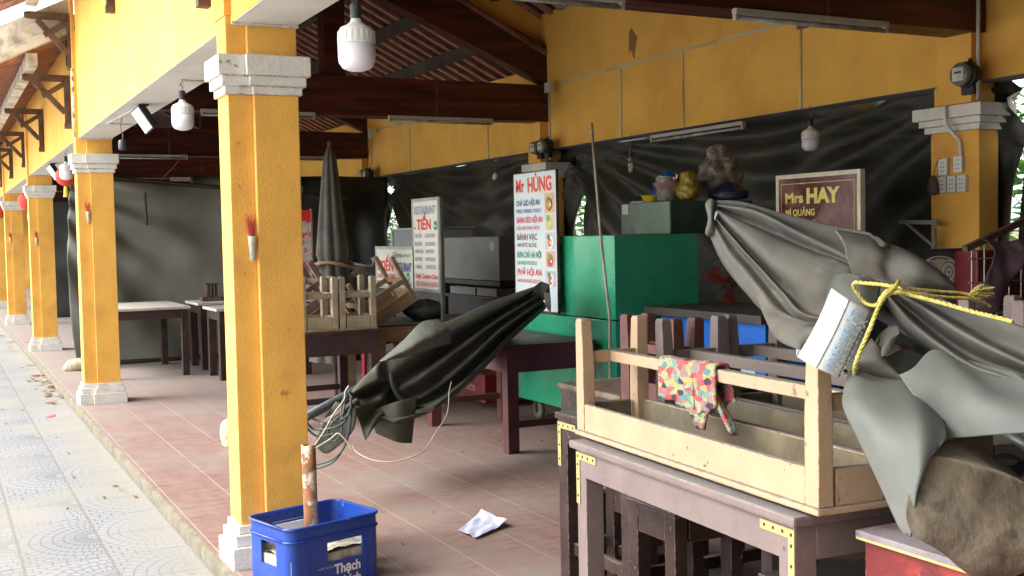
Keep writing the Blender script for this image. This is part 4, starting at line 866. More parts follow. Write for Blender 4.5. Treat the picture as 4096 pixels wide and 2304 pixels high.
# Mrs HAY sign
ms = thing('shop_sign', 'maroon sign with cream frame and yellow lettering behind the big parasol', 'sign', (5.6,6.2,1.6))
MB().box(5.60,5.63,5.80,6.60,1.22,1.875).build('panel', pm('maroon_sign_face', (.085,.016,.015), .28, var=.1, scale=3, col2=(.26,.14,.125), amt=.8, sc2=3, th=.58, bump=0, col3=(.05,.015,.015), amt3=.7, sc3=30, th3=.68), ms)  # pale second tone paints a sheen onto the maroon face
frame(ms, 5.60, 5.80, 6.60, 1.22, 1.875, .032, .04, pm('dirty_cream_frame', (.62,.57,.43), .7, var=.1, scale=8, col2=(.25,.20,.14), amt=.5, sc2=30, th=.7, bump=.2))
m = MB(); X3 = 5.5985
m.box(X3-.001,X3,5.825,6.575,1.835,1.839).box(X3-.001,X3,6.571,6.575,1.24,1.8349).box(X3-.001,X3,5.825,5.829,1.24,1.8349); m.build('border_line', YLW, ms)
def l3(s, yl, z, W, Hc, mt, **k): return lettering(s, (X3, yl, z), RY, UZ, W, Hc, mt, ms, **k)
l3('Mrs', 6.525, 1.70, .19, .075, YLW, bold=.03); l3('HAY', 6.30, 1.695, .34, .105, YLW, bold=.05); l3('★', 6.555, 1.612, .02, .02, YLW); l3('MÌ QUẢNG', 6.525, 1.605, .31, .048, YLW, bold=.03); l3('QUANG NOODLE', 6.525, 1.545, .31, .03, YLW, bold=.02)
l3('CAO LẦU', 6.525, 1.46, .28, .048, YLW, bold=.03); l3('LOCAL FOOD', 6.525, 1.41, .26, .028, YLW, bold=.02)
MB().box(5.66,5.72,5.9,6.5,0,1.2).build('stand', DKW, ms)
# dark board with owl emblem (faces the camera side, -Y)
ds = thing('shop_sign', 'weathered dark grey board with a white owl face emblem by the back column', 'sign', (4.7,4.2,1.2))
DBD = pm('weathered_dark_board', (.075,.08,.075), .5, var=.4, scale=5, col2=(.16,.17,.15), amt=.7, sc2=6, bump=.2, col3=(.02,.02,.02), amt3=.7, sc3=12)
MB().box(4.28,4.83,4.2,4.225,.80,1.375).build('panel', DBD, ds); m = MB(); m.box(4.8301,4.86,4.19,4.235,.78,1.39).box(4.27,4.83,4.19,4.235,1.3755,1.39); m.build('frame', pm('dark_green_frame',(.03,.05,.05),.4,bump=0), ds)
def discy(x, z, r, mt, lift=0, nm='owl_emblem'): return MB().lathe([(r,0),(r*.98,.001)], (x,4.1995-lift,z), 28, (0,-1,0)).build(nm, mt, ds)
for sx in (-1,1):
    x = 4.612+sx*.066
    discy(x, 1.268, .066, WHI); discy(x, 1.268, .056, DBD, .001); discy(x, 1.268, .050, WHI, .002); discy(x,1.268,.030,DBD,.003); discy(x,1.268,.024,WHI,.004); discy(x,1.268,.008,GRN,.005)
m = MB(); pts = [(4.612+.10*math.cos(R(a)), 1.285+.055*math.sin(R(a))) for a in range(10,171,10)]
m.add([(x,4.1975,z) for x,z in pts]+[(4.612,4.1975,1.26)], [tuple(range(len(pts)))+(len(pts),)]); m.build('owl_emblem', ink('owl_cream',(.62,.58,.40)), ds)
pts = [(4.612+.15*math.cos(R(a)), 1.262+.088*math.sin(R(a))) for a in range(0,181,10)]; MB().tube([(x,4.197,z) for x,z in pts], .004, 4).build('owl_emblem', WHI, ds)
lettering('tripadvisor', (4.33,4.1985,1.145), (1,0,0), (0,0,1), .43, .045, ink('pale_green',(.30,.42,.32)), ds, bold=.03)
# text on the banner cloth
vwd = CM @ Vector((0,0,1))
def bt(s, u0, v0, v1, Hc, mt, bold=.03):
    fn = lambda t, h: bpt(u0-h/.115, v0+(v1-v0)*t) + vwd*.003
    lettering(s, (0,0,0), (1,0,0), (0,1,0), 1, Hc, mt, bn, bold=bold, fn=fn)
bt('0905 983.153', .80, .95, .06, .030, LBL, .04); bt('0510 275 FAX', 1.02, .95, .14, .024, ink('very_faded_blue', (.60,.68,.72)), .02); bt('NHÀ HÀNG', .40, .80, .15, .016, ink('ghost_print', (.66,.68,.66)), .01)
MB().add([at(2003,878,2.83),at(2026,884,2.83),at(2016,903,2.82),at(2004,893,2.82)],[(0,1,2,3)]).build('label_tag', BAN, bn, solid=.002)
# ---------------- green food cart ----------------
GRN1 = pm('green_gloss_sheet_metal', (.030,.31,.165), .22, var=.10, scale=1.4, col2=(.018,.24,.12), amt=.5, sc2=2, bump=.05, bsc=12, spec=.5, col3=(.03,.05,.03), amt3=.5, sc3=16, th3=.74)
gc = thing('food_cart', 'green sheet metal food cart with an upper cabinet standing by the menu sign', 'cart', (4.6,7.5,0))
lo = MB().box(4.25,4.98,6.75,8.36,.17,.885).build('lower_body', GRN1, gc, bev=.006)
hi = MB().box(4.253,4.975,6.755,7.66,.892,1.49).build('upper_cabinet', GRN1, gc, bev=.006)
m = MB()
for y in (6.77,6.9,7.1,7.3,7.5,7.64):
    for z in (.90,1.47): m.lathe([(.006,0),(.004,.002)], (4.2525,y,z), 8, (-1,0,0))
for z in (1.0,1.15,1.3): m.lathe([(.006,0),(.004,.002)], (4.2525,6.775,z), 8, (-1,0,0))
m.build('rivets', NAIL, hi)
MB().box(4.2475,4.2495,6.77,8.34,.20,.87).build('side_sheet', GRN1, lo)
for (x,y) in ((4.36,8.12),(4.36,6.95),(4.88,8.12),(4.88,6.95)):
    wl = MB().lathe([(.05,-.02),(.075,-.017),(.078,0),(.075,.017),(.05,.02)], (x,y,.08), 20, (1,0,0)).build('wheel', pm('grey_rubber_wheel',(.11,.095,.07),.7,var=.3,scale=20), gc, smooth=True)
    MB().lathe([(.03,-.024),(.03,.024)], (x,y,.08), 14, (1,0,0)).box(x-.03,x-.024,y-.02,y+.02,.08,.17).build('caster_fork', BLKP, wl)
tb_ = thing('metal_box', 'grey green metal box on top of the green cart under the pots', 'box', (5.2,7.2,1.5))
MB().box(4.86,5.62,6.93,7.60,1.492,1.735).build('body', pm('dark_bottle_green', (.02,.055,.04), .5, var=.2, bump=.1), tb_, bev=.004)
MB().box(4.852,4.8599,6.935,7.595,1.497,1.732).build('front_sheet', pm('grey_green_sheet', (.15,.21,.155), .4, var=.15, scale=3, col2=(.10,.15,.11), amt=.8, sc2=4, bump=.15, bsc=8), tb_)
MB().box(4.8505,4.8515,7.50,7.58,1.65,1.725).build('sticker', WHI, tb_)
STEEL = pm('polished_steel', (.60,.58,.54), .28, metal=.75, var=.08, bump=.03)
pt = thing('stacked_pots', 'two stacked steel pots with a pink bowl between them on the metal box', 'pot', (5.0,7.2,1.737))
MB().lathe([(.07,0),(.082,.01),(.085,.10),(.088,.102)], (5.0,7.17,1.737), 32).build('lower_pot', STEEL, pt, smooth=True)
MB().lathe([(.085,0),(.115,.04),(.118,.042)], (5.0,7.17,1.835), 28).build('pink_bowl', pm('pink_plastic',(.40,.18,.20),.4,bump=0), pt, smooth=True)
up_ = MB().lathe([(.08,0),(.09,.008),(.092,.062),(.098,.064)], (5.0,7.17,1.86), 32).build('upper_pot', STEEL, pt, smooth=True)
for s_ in (-1,1): MB().tube([(5.0,7.17+s_*.09,1.90),(5.0,7.17+s_*.12,1.91),(5.0,7.17+s_*.125,1.935),(5.0,7.17+s_*.10,1.94)], .005, 6).build('handle', STEEL, up_)
tag(MB().lathe([(.045,0),(.05,.005),(.075,.05),(.078,.052)], (4.93,7.30,1.737), 24).build('bowl', pm('yellow_plastic',(.45,.36,.03),.4,bump=0), smooth=True), 'small yellow plastic bowl beside the steel pots on the metal box', 'bowl')
def bag(c, rx, ry, h, seed, squeeze=.35, n=30, rough=.16):
    def fn(u, v):
        a = 2*math.pi*u; pr = (.78+.22*math.sin(math.pi*min(1,v/.6)))*min(1,(v/.08+.2)) if v < .6 else .78*(squeeze+(1-squeeze)*(1-((v-.6)/.4))**.8)*(1 if v < .99 else .2)
        q_ = 1+rough*hash3(math.cos(a)*2.5, math.sin(a)*2.5, v*5+seed)
        return (c[0]+rx*pr*q_*math.cos(a), c[1]+ry*pr*q_*math.sin(a), c[2]+h*v)
    return MB().grid(fn, n, 20, wrap=True)
tag(bag((5.18,7.42,1.737), .12,.15,.25, 3).build('plastic_bag', pm('blue_bag',(.01,.09,.30),.35,var=.2,bump=.3,bsc=20), smooth=True), 'blue plastic bag behind the steel pots on the metal box', 'bag')
tag(bag((5.08,7.02,1.737), .075,.10,.225, 5, squeeze=.7, rough=.3).build('plastic_bag', pm('yellow_bag',(.20,.15,.012),.4,var=.2,bump=.3,bsc=20), smooth=True), 'mustard yellow plastic bag right of the steel pots', 'bag')
tag(bag((5.45,7.12,1.80), .15,.17,.38, 8, rough=.4).build('plastic_bag', pm('crumpled_clear_bag',(.17,.15,.125),.3,var=.5,scale=22,bump=1,bsc=35,col2=(.42,.40,.36),amt=.8,sc2=26,th=.62,soft=.04), smooth=True), 'crumpled translucent plastic bag standing tallest on the metal box', 'bag')
tag(bag((5.42,6.96,1.737), .15,.15,.14, 11).build('plastic_bag', pm('navy_bag',(.02,.022,.055),.4,var=.2,bump=.3,bsc=20), smooth=True), 'dark navy bag at the right end of the metal box', 'bag')
sh = thing('shoe', 'black shoe with a pale sole at the left end of the metal box', 'shoe', (4.95,7.5,1.737))
MB().grid(lambda u,v: (4.94+.045*math.cos(6.283*u)*math.sin(math.pi*v)**.5, 7.36+.20*v, 1.752+.05*(1-.5*v)*max(0,math.sin(6.283*u))*math.sin(math.pi*v)**.5), 16, 10, wrap=True).build('upper', BLKP, sh, smooth=True)
MB().box(4.90,4.985,7.37,7.55,1.737,1.75).build('sole', WHT, sh, bev=.005)
tag(MB().tube([(4.16,6.70,0),(4.165,6.69,.9),(4.12,6.72,1.5),(4.09,6.77,2.27)], .0105, 8).build('pole', pm('chipped_white_pole',(.42,.38,.32),.6,var=.25,scale=9,col2=(.20,.11,.06),amt=.6,sc2=8,bump=.2), smooth=True), 'thin rusty white pole leaning in front of the green cart corner', 'pole')
# grey cabinets
GC1 = pm('dull_grey_laminate', (.155,.155,.145), .6, var=.1, scale=2, bump=.05)
gcb = thing('grey_cabinet', 'grey laminate cart with dark frame right of the restaurant sign', 'cabinet', (5.3,10.7,0))
MB().box(5.0,5.5,10.09,11.46,1.05,1.495).build('panel', GC1, gcb, bev=.01); m = MB(); m.box(4.99,5.5,10.06,11.50,1.0,1.045)
m.box(4.99,5.5,10.06,11.50,.86,.885); m.build('frame', BLKP, gcb); MB().box(5.02,5.48,10.1,11.4,.25,.855).build('base', pm('almost_black_laminate',(.02,.02,.02),.5,bump=0), gcb)
MB().box(5.0,5.45,10.16,10.62,.89,.97).box(5.0,5.45,10.66,11.3,.89,.97).build('drawers', GC1, gcb)
MB().lathe([(.055,0),(.054,.002)], (4.999,10.24,1.40), 20, (-1,0,0)).build('sticker', pm('pale_sticker',(.28,.27,.26),.6,bump=0), gcb)
gc2 = thing('grey_cabinet', 'pale grey cabinet top showing above the L shaped sign', 'cabinet', (5.3,12.5,0))
MB().box(5.2,5.6,12.0,13.5,1.0,1.60).build('body', pm('light_grey_laminate',(.22,.24,.25),.6,var=.08,bump=0), gc2, bev=.006); MB().box(5.19,5.6,13.5005,13.56,.9,1.61).box(5.19,5.6,11.9,13.56,1.6005,1.62).build('trim', ALU, gc2)
MB().box(5.2,5.6,12.0,13.5,0,.99).build('base', BLKP, gc2)
# dark benches / clutter at floor level behind the parasol
dk = thing('low_counter', 'black low counter in the dark behind the leaning parasol', 'counter', (4.5,9.2,0))
MB().box(4.75,5.1,8.7,9.9,.1,.86).build('body', BLKP, dk); MB().box(4.7,5.12,8.68,9.92,.861,.89).build('top', DKW, dk)
REDQ = pm('dark_red_crate_plastic', (.11,.006,.006), .5, bump=0)
rb = thing('red_crate', 'dark red plastic crate low in the shadow between the maroon table legs', 'crate', (4.6,8.9,0))
MB().box(4.2,4.7,8.8,9.35,.05,.30).build('body', REDQ, rb, bev=.01); lettering('Coca', (4.198,9.3,.14), RY, UZ, .3, .08, pm('faded_white_print',(.3,.14,.13),.6,bump=0), rb, slant=.2)
# fans
def fan(loc, r, rz, bc, label):
    t = thing('electric_fan', label, 'fan', loc, rz); b = lambda m,nm,mt,**k: m.build(nm, mt, t, world=False, **k)
    m = MB()
    for k in range(14): a = k/14*2*math.pi; m.tube([(0,0,0),(r*math.cos(a)*.7,-.05,r*math.sin(a)*.7),(r*math.cos(a),0,r*math.sin(a))], .0016, 4)
    for rr_ in (.4,.75,1): m.tube([(r*rr_*math.cos(a/24*6.283),-.05*(1-rr_**3),r*rr_*math.sin(a/24*6.283)) for a in range(25)], .003 if rr_==1 else .0016, 4)
    b(m, 'cage', NAIL)
    for k in range(3):
        a = k*2.094+.5; b(MB().grid(lambda u,v: (r*.85*v*math.cos(a+(u-.5)*1.0*(1-.25*v)), .015*(u-.5), r*.85*v*math.sin(a+(u-.5)*1.0*(1-.25*v))), 6, 6), 'blade', bc, solid=.003)
    b(MB().lathe([(.05,0),(.045,.12)], (0,.01,0), 14, (0,1,0)), 'motor', BLKP); b(MB().tube([(0,.06,-.02),(0,.06,-r-.12)], .014), 'stem', BLKP); b(MB().lathe([(.13,0),(.12,.03)], (0,.06,-r-.13), 20), 'foot', BLKP)
    return t
fan((3.86,11.35,1.10), .235, R(-25), pm('smoky_blade',(.09,.05,.03),.3,bump=0), 'desk fan behind the red plastic chairs')
fan((5.10,6.55,1.12), .21, R(-30), pm('orange_red_blade',(.11,.016,.007),.3,bump=0), 'fan with orange red blades behind the tip of the big parasol')
bc = thing('counter', 'dark topped counter with a bright blue front behind the upturned benches', 'counter', (4.9,5.9,0))
MB().box(4.55,5.15,5.50,6.62,.08,.93).build('body', pm('bright_blue_board',(.008,.12,.50),.4,var=.1,bump=0), bc)
MB().box(4.45,5.2,5.42,6.70,.9305,.985).build('top', pm('dark_counter_top',(.05,.042,.035),.6,var=.2,bump=.1), bc, bev=.004)
MB().box(4.545,4.5495,5.6,6.05,.60,.68).build('label_strip', pm('pale_blue_strip',(.35,.50,.62),.5,bump=0), bc)
# ---------------- blue crate with concrete and pipe ----------------
CRB = pm('blue_crate_plastic', (.010,.045,.27), .35, var=.12, scale=4, col2=(.03,.065,.23), amt=.5, sc2=5, th=.6, bump=.08, col3=(.40,.45,.55), amt3=.8, sc3=30, th3=.715, spec=.5)
ang = math.atan2(4.692-4.565, 1.687-1.224)
CW, CD_, CH = .49, .355, .30
CW = .462; CD_ = .35
ct = thing('bottle_crate', 'blue plastic drinks crate with a concrete filled base beside the first column', 'crate', (1.272,4.585,-.012), ang)
cb_ = lambda m, nm, mt, par=None, **k: m.build(nm, mt, par or ct, world=False, **k)
def wall_with_hole(x0,x1,z0,z1,hx0,hx1,hz0,hz1,place):
    m = MB(); 
    for a in ((x0,x1,z0,hz0),(x0,x1,hz1,z1),(x0,hx0,hz0+.0001,hz1-.0001),(hx1,x1,hz0+.0001,hz1-.0001)):
        p = [place(a[0],0,a[2]),place(a[1],0,a[2]),place(a[1],.008,a[2]),place(a[0],.008,a[2]),place(a[0],0,a[3]),place(a[1],0,a[3]),place(a[1],.008,a[3]),place(a[0],.008,a[3])]; m.hexa(p)
    return m
rc_ = .045
def sidewall(place, L, nm, hole, z1=CH): return cb_(wall_with_hole(rc_, L-rc_, 0, z1, *hole, place), nm, CRB)
fw = sidewall(lambda x,y,z: (x,y,z), CW, 'front_wall', (.185,.365,.13,.215))
sidewall(lambda x,y,z: (x,CD_-y,z), CW, 'back_wall', (.12,.33,.17,.255))
sidewall(lambda x,y,z: (y,x,z), CD_, 'side_wall', (.11,.235,.125,.225))
sidewall(lambda x,y,z: (CW-y,x,z), CD_, 'side_wall', (.11,.235,.14,.235))
for cx,cy,a0 in ((rc_,rc_,180),(CW-rc_,rc_,270),(CW-rc_,CD_-rc_,0),(rc_,CD_-rc_,90)):
    m = MB(); n = 8; 
    for i in range(n):
        a = R(a0+90*i/n); b2 = R(a0+90*(i+1)/n); q4 = [(cx+rc_*math.cos(a),cy+rc_*math.sin(a)),(cx+rc_*math.cos(b2),cy+rc_*math.sin(b2)),(cx+(rc_-.008)*math.cos(b2),cy+(rc_-.008)*math.sin(b2)),(cx+(rc_-.008)*math.cos(a),cy+(rc_-.008)*math.sin(a))]
        m.hexa([(x,y,0) for x,y in q4]+[(x,y,CH) for x,y in q4])
    cb_(m, 'corner', CRB, smooth=False)
def loop(z, off, r_=.006):
    P = []
    for cx,cy,a0 in ((rc_,rc_,180),(CW-rc_,rc_,270),(CW-rc_,CD_-rc_,0),(rc_,CD_-rc_,90)):
        for i in range(7): a = R(a0+15*i); P.append((cx+(rc_+off)*math.cos(a), cy+(rc_+off)*math.sin(a), z))
    P.append(P[0]); return MB().tube(P, r_, 6)
cb_(loop(CH, .003,.007), 'rim', CRB, smooth=True); cb_(loop(CH-.055,.004,.005), 'rib', CRB, smooth=True); cb_(loop(.006,.008,.009), 'foot_rim', CRB, smooth=True)
for x in (.085,CW-.085): cb_(MB().box(x-.002,x+.002,-.004,-.0002,.01,CH-.01), 'rib', CRB)
CON = pm('rough_cement', (.36,.345,.28), .95, var=.2, scale=14, col2=(.12,.11,.08), amt=.7, sc2=16, th=.58, bump=1, bsc=30)
cb_(MB().grid(lambda u,v: (.012+(CW-.024)*u,.012+(CD_-.024)*v,.185+.02*hash3(u*6,v*5,1)-.02*abs(u-.5)), 24, 18), 'concrete', CON, smooth=True); cb_(MB().box(.012,CW-.012,.012,CD_-.012,.01,.165), 'concrete', CON)
RUST = pm('rusty_pipe_flaking_white', (.24,.10,.045), .85, var=.4, scale=9, col2=(.42,.38,.29), amt=1, sc2=8, th=.46, soft=.04, bump=.5, bsc=40, col3=(.08,.035,.02), amt3=.9, sc3=8, th3=.56)
pp = MB(); px, py = .215, .17
n = 24; ro, ri = .031, .026; prof = []
for k in range(n):
    a = 2*math.pi*k/n; 
    for r_, z in ((ro,.15),(ro,.612),(ri,.615),(ri,.47)): pp.v.append(Vector((px+r_*math.cos(a)+ (z-.15)*-.01, py+r_*math.sin(a), z+.003*math.sin(3*a)*(z>.58))))
for k in range(n):
    for j in range(3): a = k*4+j; b2 = ((k+1)%n)*4+j; pp.f.append((a,b2,b2+1,a+1))
cb_(pp, 'pipe', RUST, smooth=True)
Mc = WM[ct.name]; rgt = (Mc.to_3x3() @ Vector((1,0,0))); 
lettering('Thạch', Mc @ Vector((.215,-.0006,.075)), rgt, UZ, .135, .042, WHI, fw, bold=.035); lettering('bích', Mc @ Vector((.262,-.0006,.025)), rgt, UZ, .09, .035, WHI, fw, bold=.03); lettering('NƯỚC KHOÁNG', Mc @ Vector((.135,-.0006,.105)), rgt, UZ, .085, .008, ink('dull_white',(.45,.5,.6)), fw, bold=.0)
# paper and stones
def pap(u, v):
    x = 2.335+.25*u-.02*v; y = 5.03+.17*v+.10*u*v+.15*u; return (x, y, .006+.045*max(0,u-.75)*1.4+.03*abs(v-.45)*u*.6+.010*hash3(u*4,v*4,2)+.008)
tag(MB().grid(pap, 14, 12).build('paper', pm('lilac_white_paper',(.42,.43,.56),.6,var=.04,bump=.1), solid=.001), 'crumpled lilac white sheet of paper lying on the floor tiles', 'paper')
def rock(c, r, seed): return MB().grid(lambda u,v: (c[0]+r[0]*math.cos(6.283*u)*math.sin(math.pi*v)*(1+.25*hash3(u*3,v*3,seed)), c[1]+r[1]*math.sin(6.283*u)*math.sin(math.pi*v), max(.001,c[2]-r[2]*math.cos(math.pi*v)*(1+.3*hash3(v*4,seed,1)))), 20, 12, wrap=True)
STN = pm('sandstone_lump', (.36,.30,.21), .95, var=.2, scale=9, bump=.8, bsc=25)
tag(rock((1.50,14.35,.05),(.20,.12,.09),3).build('stone', STN), 'flat tan stone on the floor beside the second column', 'stone')
tag(rock((1.875,8.25,.09),(.07,.10,.14),6).build('stone', STN), 'upright tan stone peeking out left of the first column', 'stone')
# ---------------- lamps ----------------
LEDW = pm('white_lamp_plastic', (.66,.66,.62), .4, var=.03, bump=0); LEDD = pm('milky_diffuser', (.70,.69,.74), .3, var=.02, bump=0); SOCK = pm('black_bakelite_socket', (.03,.036,.04), .4, bump=0); WIRE = pm('old_twisted_wire', (.17,.12,.10), .8, bump=0)
def led(p, s, label, hook, name='led_bulb'):
    """p = bottom of the diffuser"""
    t = thing(name, label, 'lamp', p, 0, 'bulbs hanging from the beam soffit'); x,y,z = p
    MB().lathe([(.001,0),(.030*s,.004*s),(.055*s,.014*s),(.069*s,.035*s),(.0715*s,.055*s),(.072*s,.105*s)], p, 36).build('diffuser', LEDD, t, smooth=True)
    hb = MB().lathe([(.0725*s,.105*s),(.0725*s,.112*s),(.0715*s,.114*s),(.070*s,.150*s),(.060*s,.168*s),(.035*s,.180*s),(.021*s,.192*s),(.020*s,.202*s)], p, 36).build('housing', LEDW, t, smooth=True)
    for k in range(20):
        a = k/20*6.283; MB().beam((x+.0715*s*math.cos(a),y+.0715*s*math.sin(a),z+.116*s),(x+.070*s*math.cos(a),y+.070*s*math.sin(a),z+.152*s),.008*s,.003*s,(math.cos(a),math.sin(a),0)).build('fin', LEDW, hb)
    MB().lathe([(.0195*s,.200*s),(.021*s,.205*s),(.021*s,.245*s),(.022*s,.246*s),(.022*s,.254*s),(.0205*s,.256*s),(.0195*s,.262*s)], p, 24).build('socket', SOCK, t, smooth=True)
    P = resample([Vector((x,y,z+.262*s)), Vector((x+.006,y,z+.29*s)), Vector((x-.01,y+.005,(z+.262*s+hook[2])/2)), Vector(hook)], 16)
    MB().tube(P, .0028*s, 6).build('wire', WIRE, t, smooth=True)
led((1.475,4.17,2.14), 1.0, 'large white bulb hanging nearest the camera in front of the roof', (1.45,4.15,2.483))
led((1.375,7.05,2.175), .92, 'white ribbed bulb hanging from the white soffit left of the first column', (1.39,7.06,2.483))
led((1.27,12.75,2.175), .95, 'dusty white bulb hanging beside the second column capital', (1.29,12.7,2.483))
led((6.22,6.95,2.12), .98, 'white bulb hanging against the black tarpaulin by the back wall', (6.22,6.95,2.485))
es = thing('empty_socket', 'black empty lamp socket on a curled wire under the soffit', 'lamp socket', (1.36,9.2,2.25))
MB().lathe([(.028,0),(.03,.01),(.03,.07),(.02,.078)], (1.33,9.2,2.222), 20).build('socket', SOCK, es, smooth=True); MB().tube(resample([Vector((1.33,9.2,2.30)),Vector((1.335,9.2,2.34)),Vector((1.32,9.2,2.40)),Vector((1.34,9.22,2.483))],12), .004, 6).build('wire', WIRE, es)
cf = thing('spiral_bulb', 'small spiral energy saving bulb hanging before the dark tarpaulin', 'lamp', (6.2,9.52,2.15))
MB().tube([(6.2+.022*math.cos(t*.5)*(1-.2*t/60), 9.52+.022*math.sin(t*.5)*(1-.2*t/60), 2.20-.0016*t) for t in range(56)], .0075, 6).build('spiral', LEDW, cf, smooth=True)
MB().lathe([(.012,0),(.028,.01),(.026,.04),(.015,.05)], (6.2,9.52,2.21), 20).build('ballast', BEIGE, cf, smooth=True); MB().lathe([(.02,0),(.02,.06)], (6.2,9.52,2.26), 16).build('socket', SOCK, cf); MB().tube([(6.2,9.52,2.32),(6.21,9.52,2.485)], .003, 5).build('wire', WIRE, cf)
tb2 = thing('round_bulb', 'tiny round white bulb hanging far back before the dark tarpaulin', 'lamp', (6.2,12.57,2.2))
MB().lathe([(.002,0),(.03,.012),(.036,.04),(.022,.075),(.016,.09)], (6.2,12.57,2.19), 20).build('bulb', LEDW, tb2, smooth=True); MB().tube([(6.2,12.57,2.28),(6.2,12.57,2.485)], .004, 5).build('wire', WIRE, tb2)
# lamp hooks and floodlights on the soffit
def flood(x, y, label, s=1):
    t = thing('floodlight', label, 'floodlight', (x,y,2.485), 0, 'floodlights under the street side soffit'); z = 2.483
    MB().box(x-.03*s,x+.03*s,y-.02,y+.02,z-.01,z).box(x-.008,x+.008,y-.03,y+.03,z-.05*s,z-.0101).build('bracket', BLKP, t)
    c = Vector((x,y,z-.10*s)); ax = Vector((-.83,-.25,-.50)).normalized(); u_ = Vector((.50,-.1,-.86)).normalized(); u_ = (u_-ax*u_.dot(ax)).normalized(); v_ = ax.cross(u_)
    def slab(c0, hu, hv, d0, d1): return [c0+u_*a*hu+v_*b_*hv+ax*d for d in (d0,d1) for a,b_ in ((-1,-1),(1,-1),(1,1),(-1,1))]
    MB().hexa(slab(c,.095*s,.085*s,0,.022*s)).build('housing', BLKP, t, bev=.004)
    MB().hexa(slab(c,.084*s,.074*s,.0221*s,.025*s)).build('glass', pm('floodlight_glass',(.62,.62,.58),.15,bump=0), t)
    m = MB()
    for k in range(6): m.hexa(slab(c+v_*(-.06+.024*k)*s,.08*s,.003,-.035*s,-.0002))
    m.build('cooling_fins', BLKP, t)
flood(1.37, 8.40, 'floodlight on the white soffit between the first and second columns'); flood(1.33, 14.75, 'second floodlight, past the second column'); flood(1.36, 19.0, 'third floodlight, past the third column')
cnd = thing('soffit_conduit', 'thin white cable ducts running along the white soffit near the floodlight', 'conduit', (1.3,9,2.48))
MB().beam((1.36,8.5,2.479),(1.30,9.75,2.479),.018,.01).build('duct', WHT, cnd); MB().beam((1.30,9.76,2.478),(1.50,9.80,2.478),.02,.01).build('duct', WHT, cnd); MB().beam((1.37,7.06,2.478),(1.52,7.06,2.478),.016,.01).build('duct', WHT, cnd)
def tube_light(x0, x1, y, z, label, axis='x', dark=True):
    t = thing('tube_light', label, 'light fitting', ((x0+x1)/2, y, z) if axis=='x' else (y,(x0+x1)/2,z), 0, 'fluorescent tube fittings')
    P = (lambda a,b,c: (a,y+b,z+c)) if axis=='x' else (lambda a,b,c: (y-b*0+b, a, z+c))
    def bx(a0,a1,b0,b1,c0,c1,nm,mt,bev=.002): 
        p,q_ = P(a0,b0,c0),P(a1,b1,c1); lo_=[min(i,j) for i,j in zip(p,q_)]; hi_=[max(i,j) for i,j in zip(p,q_)]; MB().box(lo_[0],hi_[0],lo_[1],hi_[1],lo_[2],hi_[2]).build(nm, mt, t, bev=bev)
    FB = pm('dusty_fitting', (.42,.40,.34), .6, var=.12, scale=8, bump=.1)
    bx(x0,x1,-.022,.022,.0,.032,'body',FB)
    for a in (x0,x1-.02): bx(a,a+.02,-.016,.016,-.038,-.0002,'lamp_holder',FB)
    MB().tube([P(x0+.02,0,-.024),P(x1-.02,0,-.024)], .013, 10).build('tube', pm('unlit_tube_glass',(.36,.36,.34),.25,bump=0), t, smooth=True)
for x0,x1,y,z,l in ((2.35,3.44,5.33,2.77,'tube light on the nearest truss at the top edge'),(4.20,5.40,5.33,2.765,'tube light on the nearest truss above the back wall'),
    (4.37,5.60,11.40,2.775,'tube light under the second truss, right half'),(2.40,3.56,11.40,2.78,'tube light under the second truss, partly behind the first column'),
    (2.45,3.46,17.48,2.78,'tube light under the third truss seen left of the first column'),(4.6,5.7,17.48,2.79,'tube light under the third truss behind the upright parasol'),(4.3,5.3,23.52,2.78,'tube light on the far fourth truss'),(2.4,3.3,23.52,2.78,'faint tube light on the far fourth truss beside the second column')): tube_light(x0,x1,y,z,l)
tube_light(7.90, 9.32, 6.32, 2.425, 'long tube light along the bottom of the back wall beam', 'y')
# ---------------- meters, sockets, conduit ----------------
MBL = pm('dusty_black_bakelite', (.018,.018,.018), .5, var=.3, bump=.1); MGL = pm('meter_glass', (.16,.165,.15), .1, var=.1, bump=0); MFC = pm('meter_face', (.50,.50,.45), .4, bump=0)
def meter(y, z, label, X=6.244, s=1):
    t = thing('electricity_meter', label, 'meter', (X,y,z), 0, 'round electricity meters on the back columns')
    MB().box(X-.05,X-.0005,y-.05*s,y+.05*s,z-.13*s,z-.03).lathe([(.085*s,0),(.088*s,.02),(.088*s,.07),(.078*s,.075)], (X,y,z), 32, (-1,0,0)).build('body', MBL, t, bev=.003)
    MB().lathe([(.078*s,.0755),(.078*s,.12),(.070*s,.135),(.001,.137)], (X,y,z), 32, (-1,0,0)).build('glass_cover', MGL, t, smooth=True)
    MB().box(X-.1385,X-.1375,y-.045*s,y+.045*s,z-.045*s,z+.045*s).build('face', MFC, t); MB().box(X-.1395,X-.1388,y-.03*s,y+.03*s,z+.005,z+.018).build('dial_window', NAIL, t)
    MB().lathe([(.015,0),(.012,.02)], (X-.03,y-.01,z+.09*s), 8).build('seal', NAIL, t)
meter(5.40, 2.515, 'round black electricity meter on the nearest back column'); meter(11.42, 2.495, 'left one of the pair of round meters above the menu sign', s=.95); meter(11.24, 2.50, 'right one of the pair of round meters above the menu sign', s=.98); meter(17.25, 2.52, 'farthest round meter above the far back column'); meter(17.08, 2.525, 'second farthest round meter beside the vertical white pipe')
CDT = pm('painted_conduit', (.50,.38,.17), .7, var=.2, scale=3, col2=(.55,.52,.42), amt=.9, sc2=1.2, th=.5, bump=.2)
CDW = pm('dirty_white_conduit', (.42,.40,.33), .7, var=.2, scale=6, bump=.2)
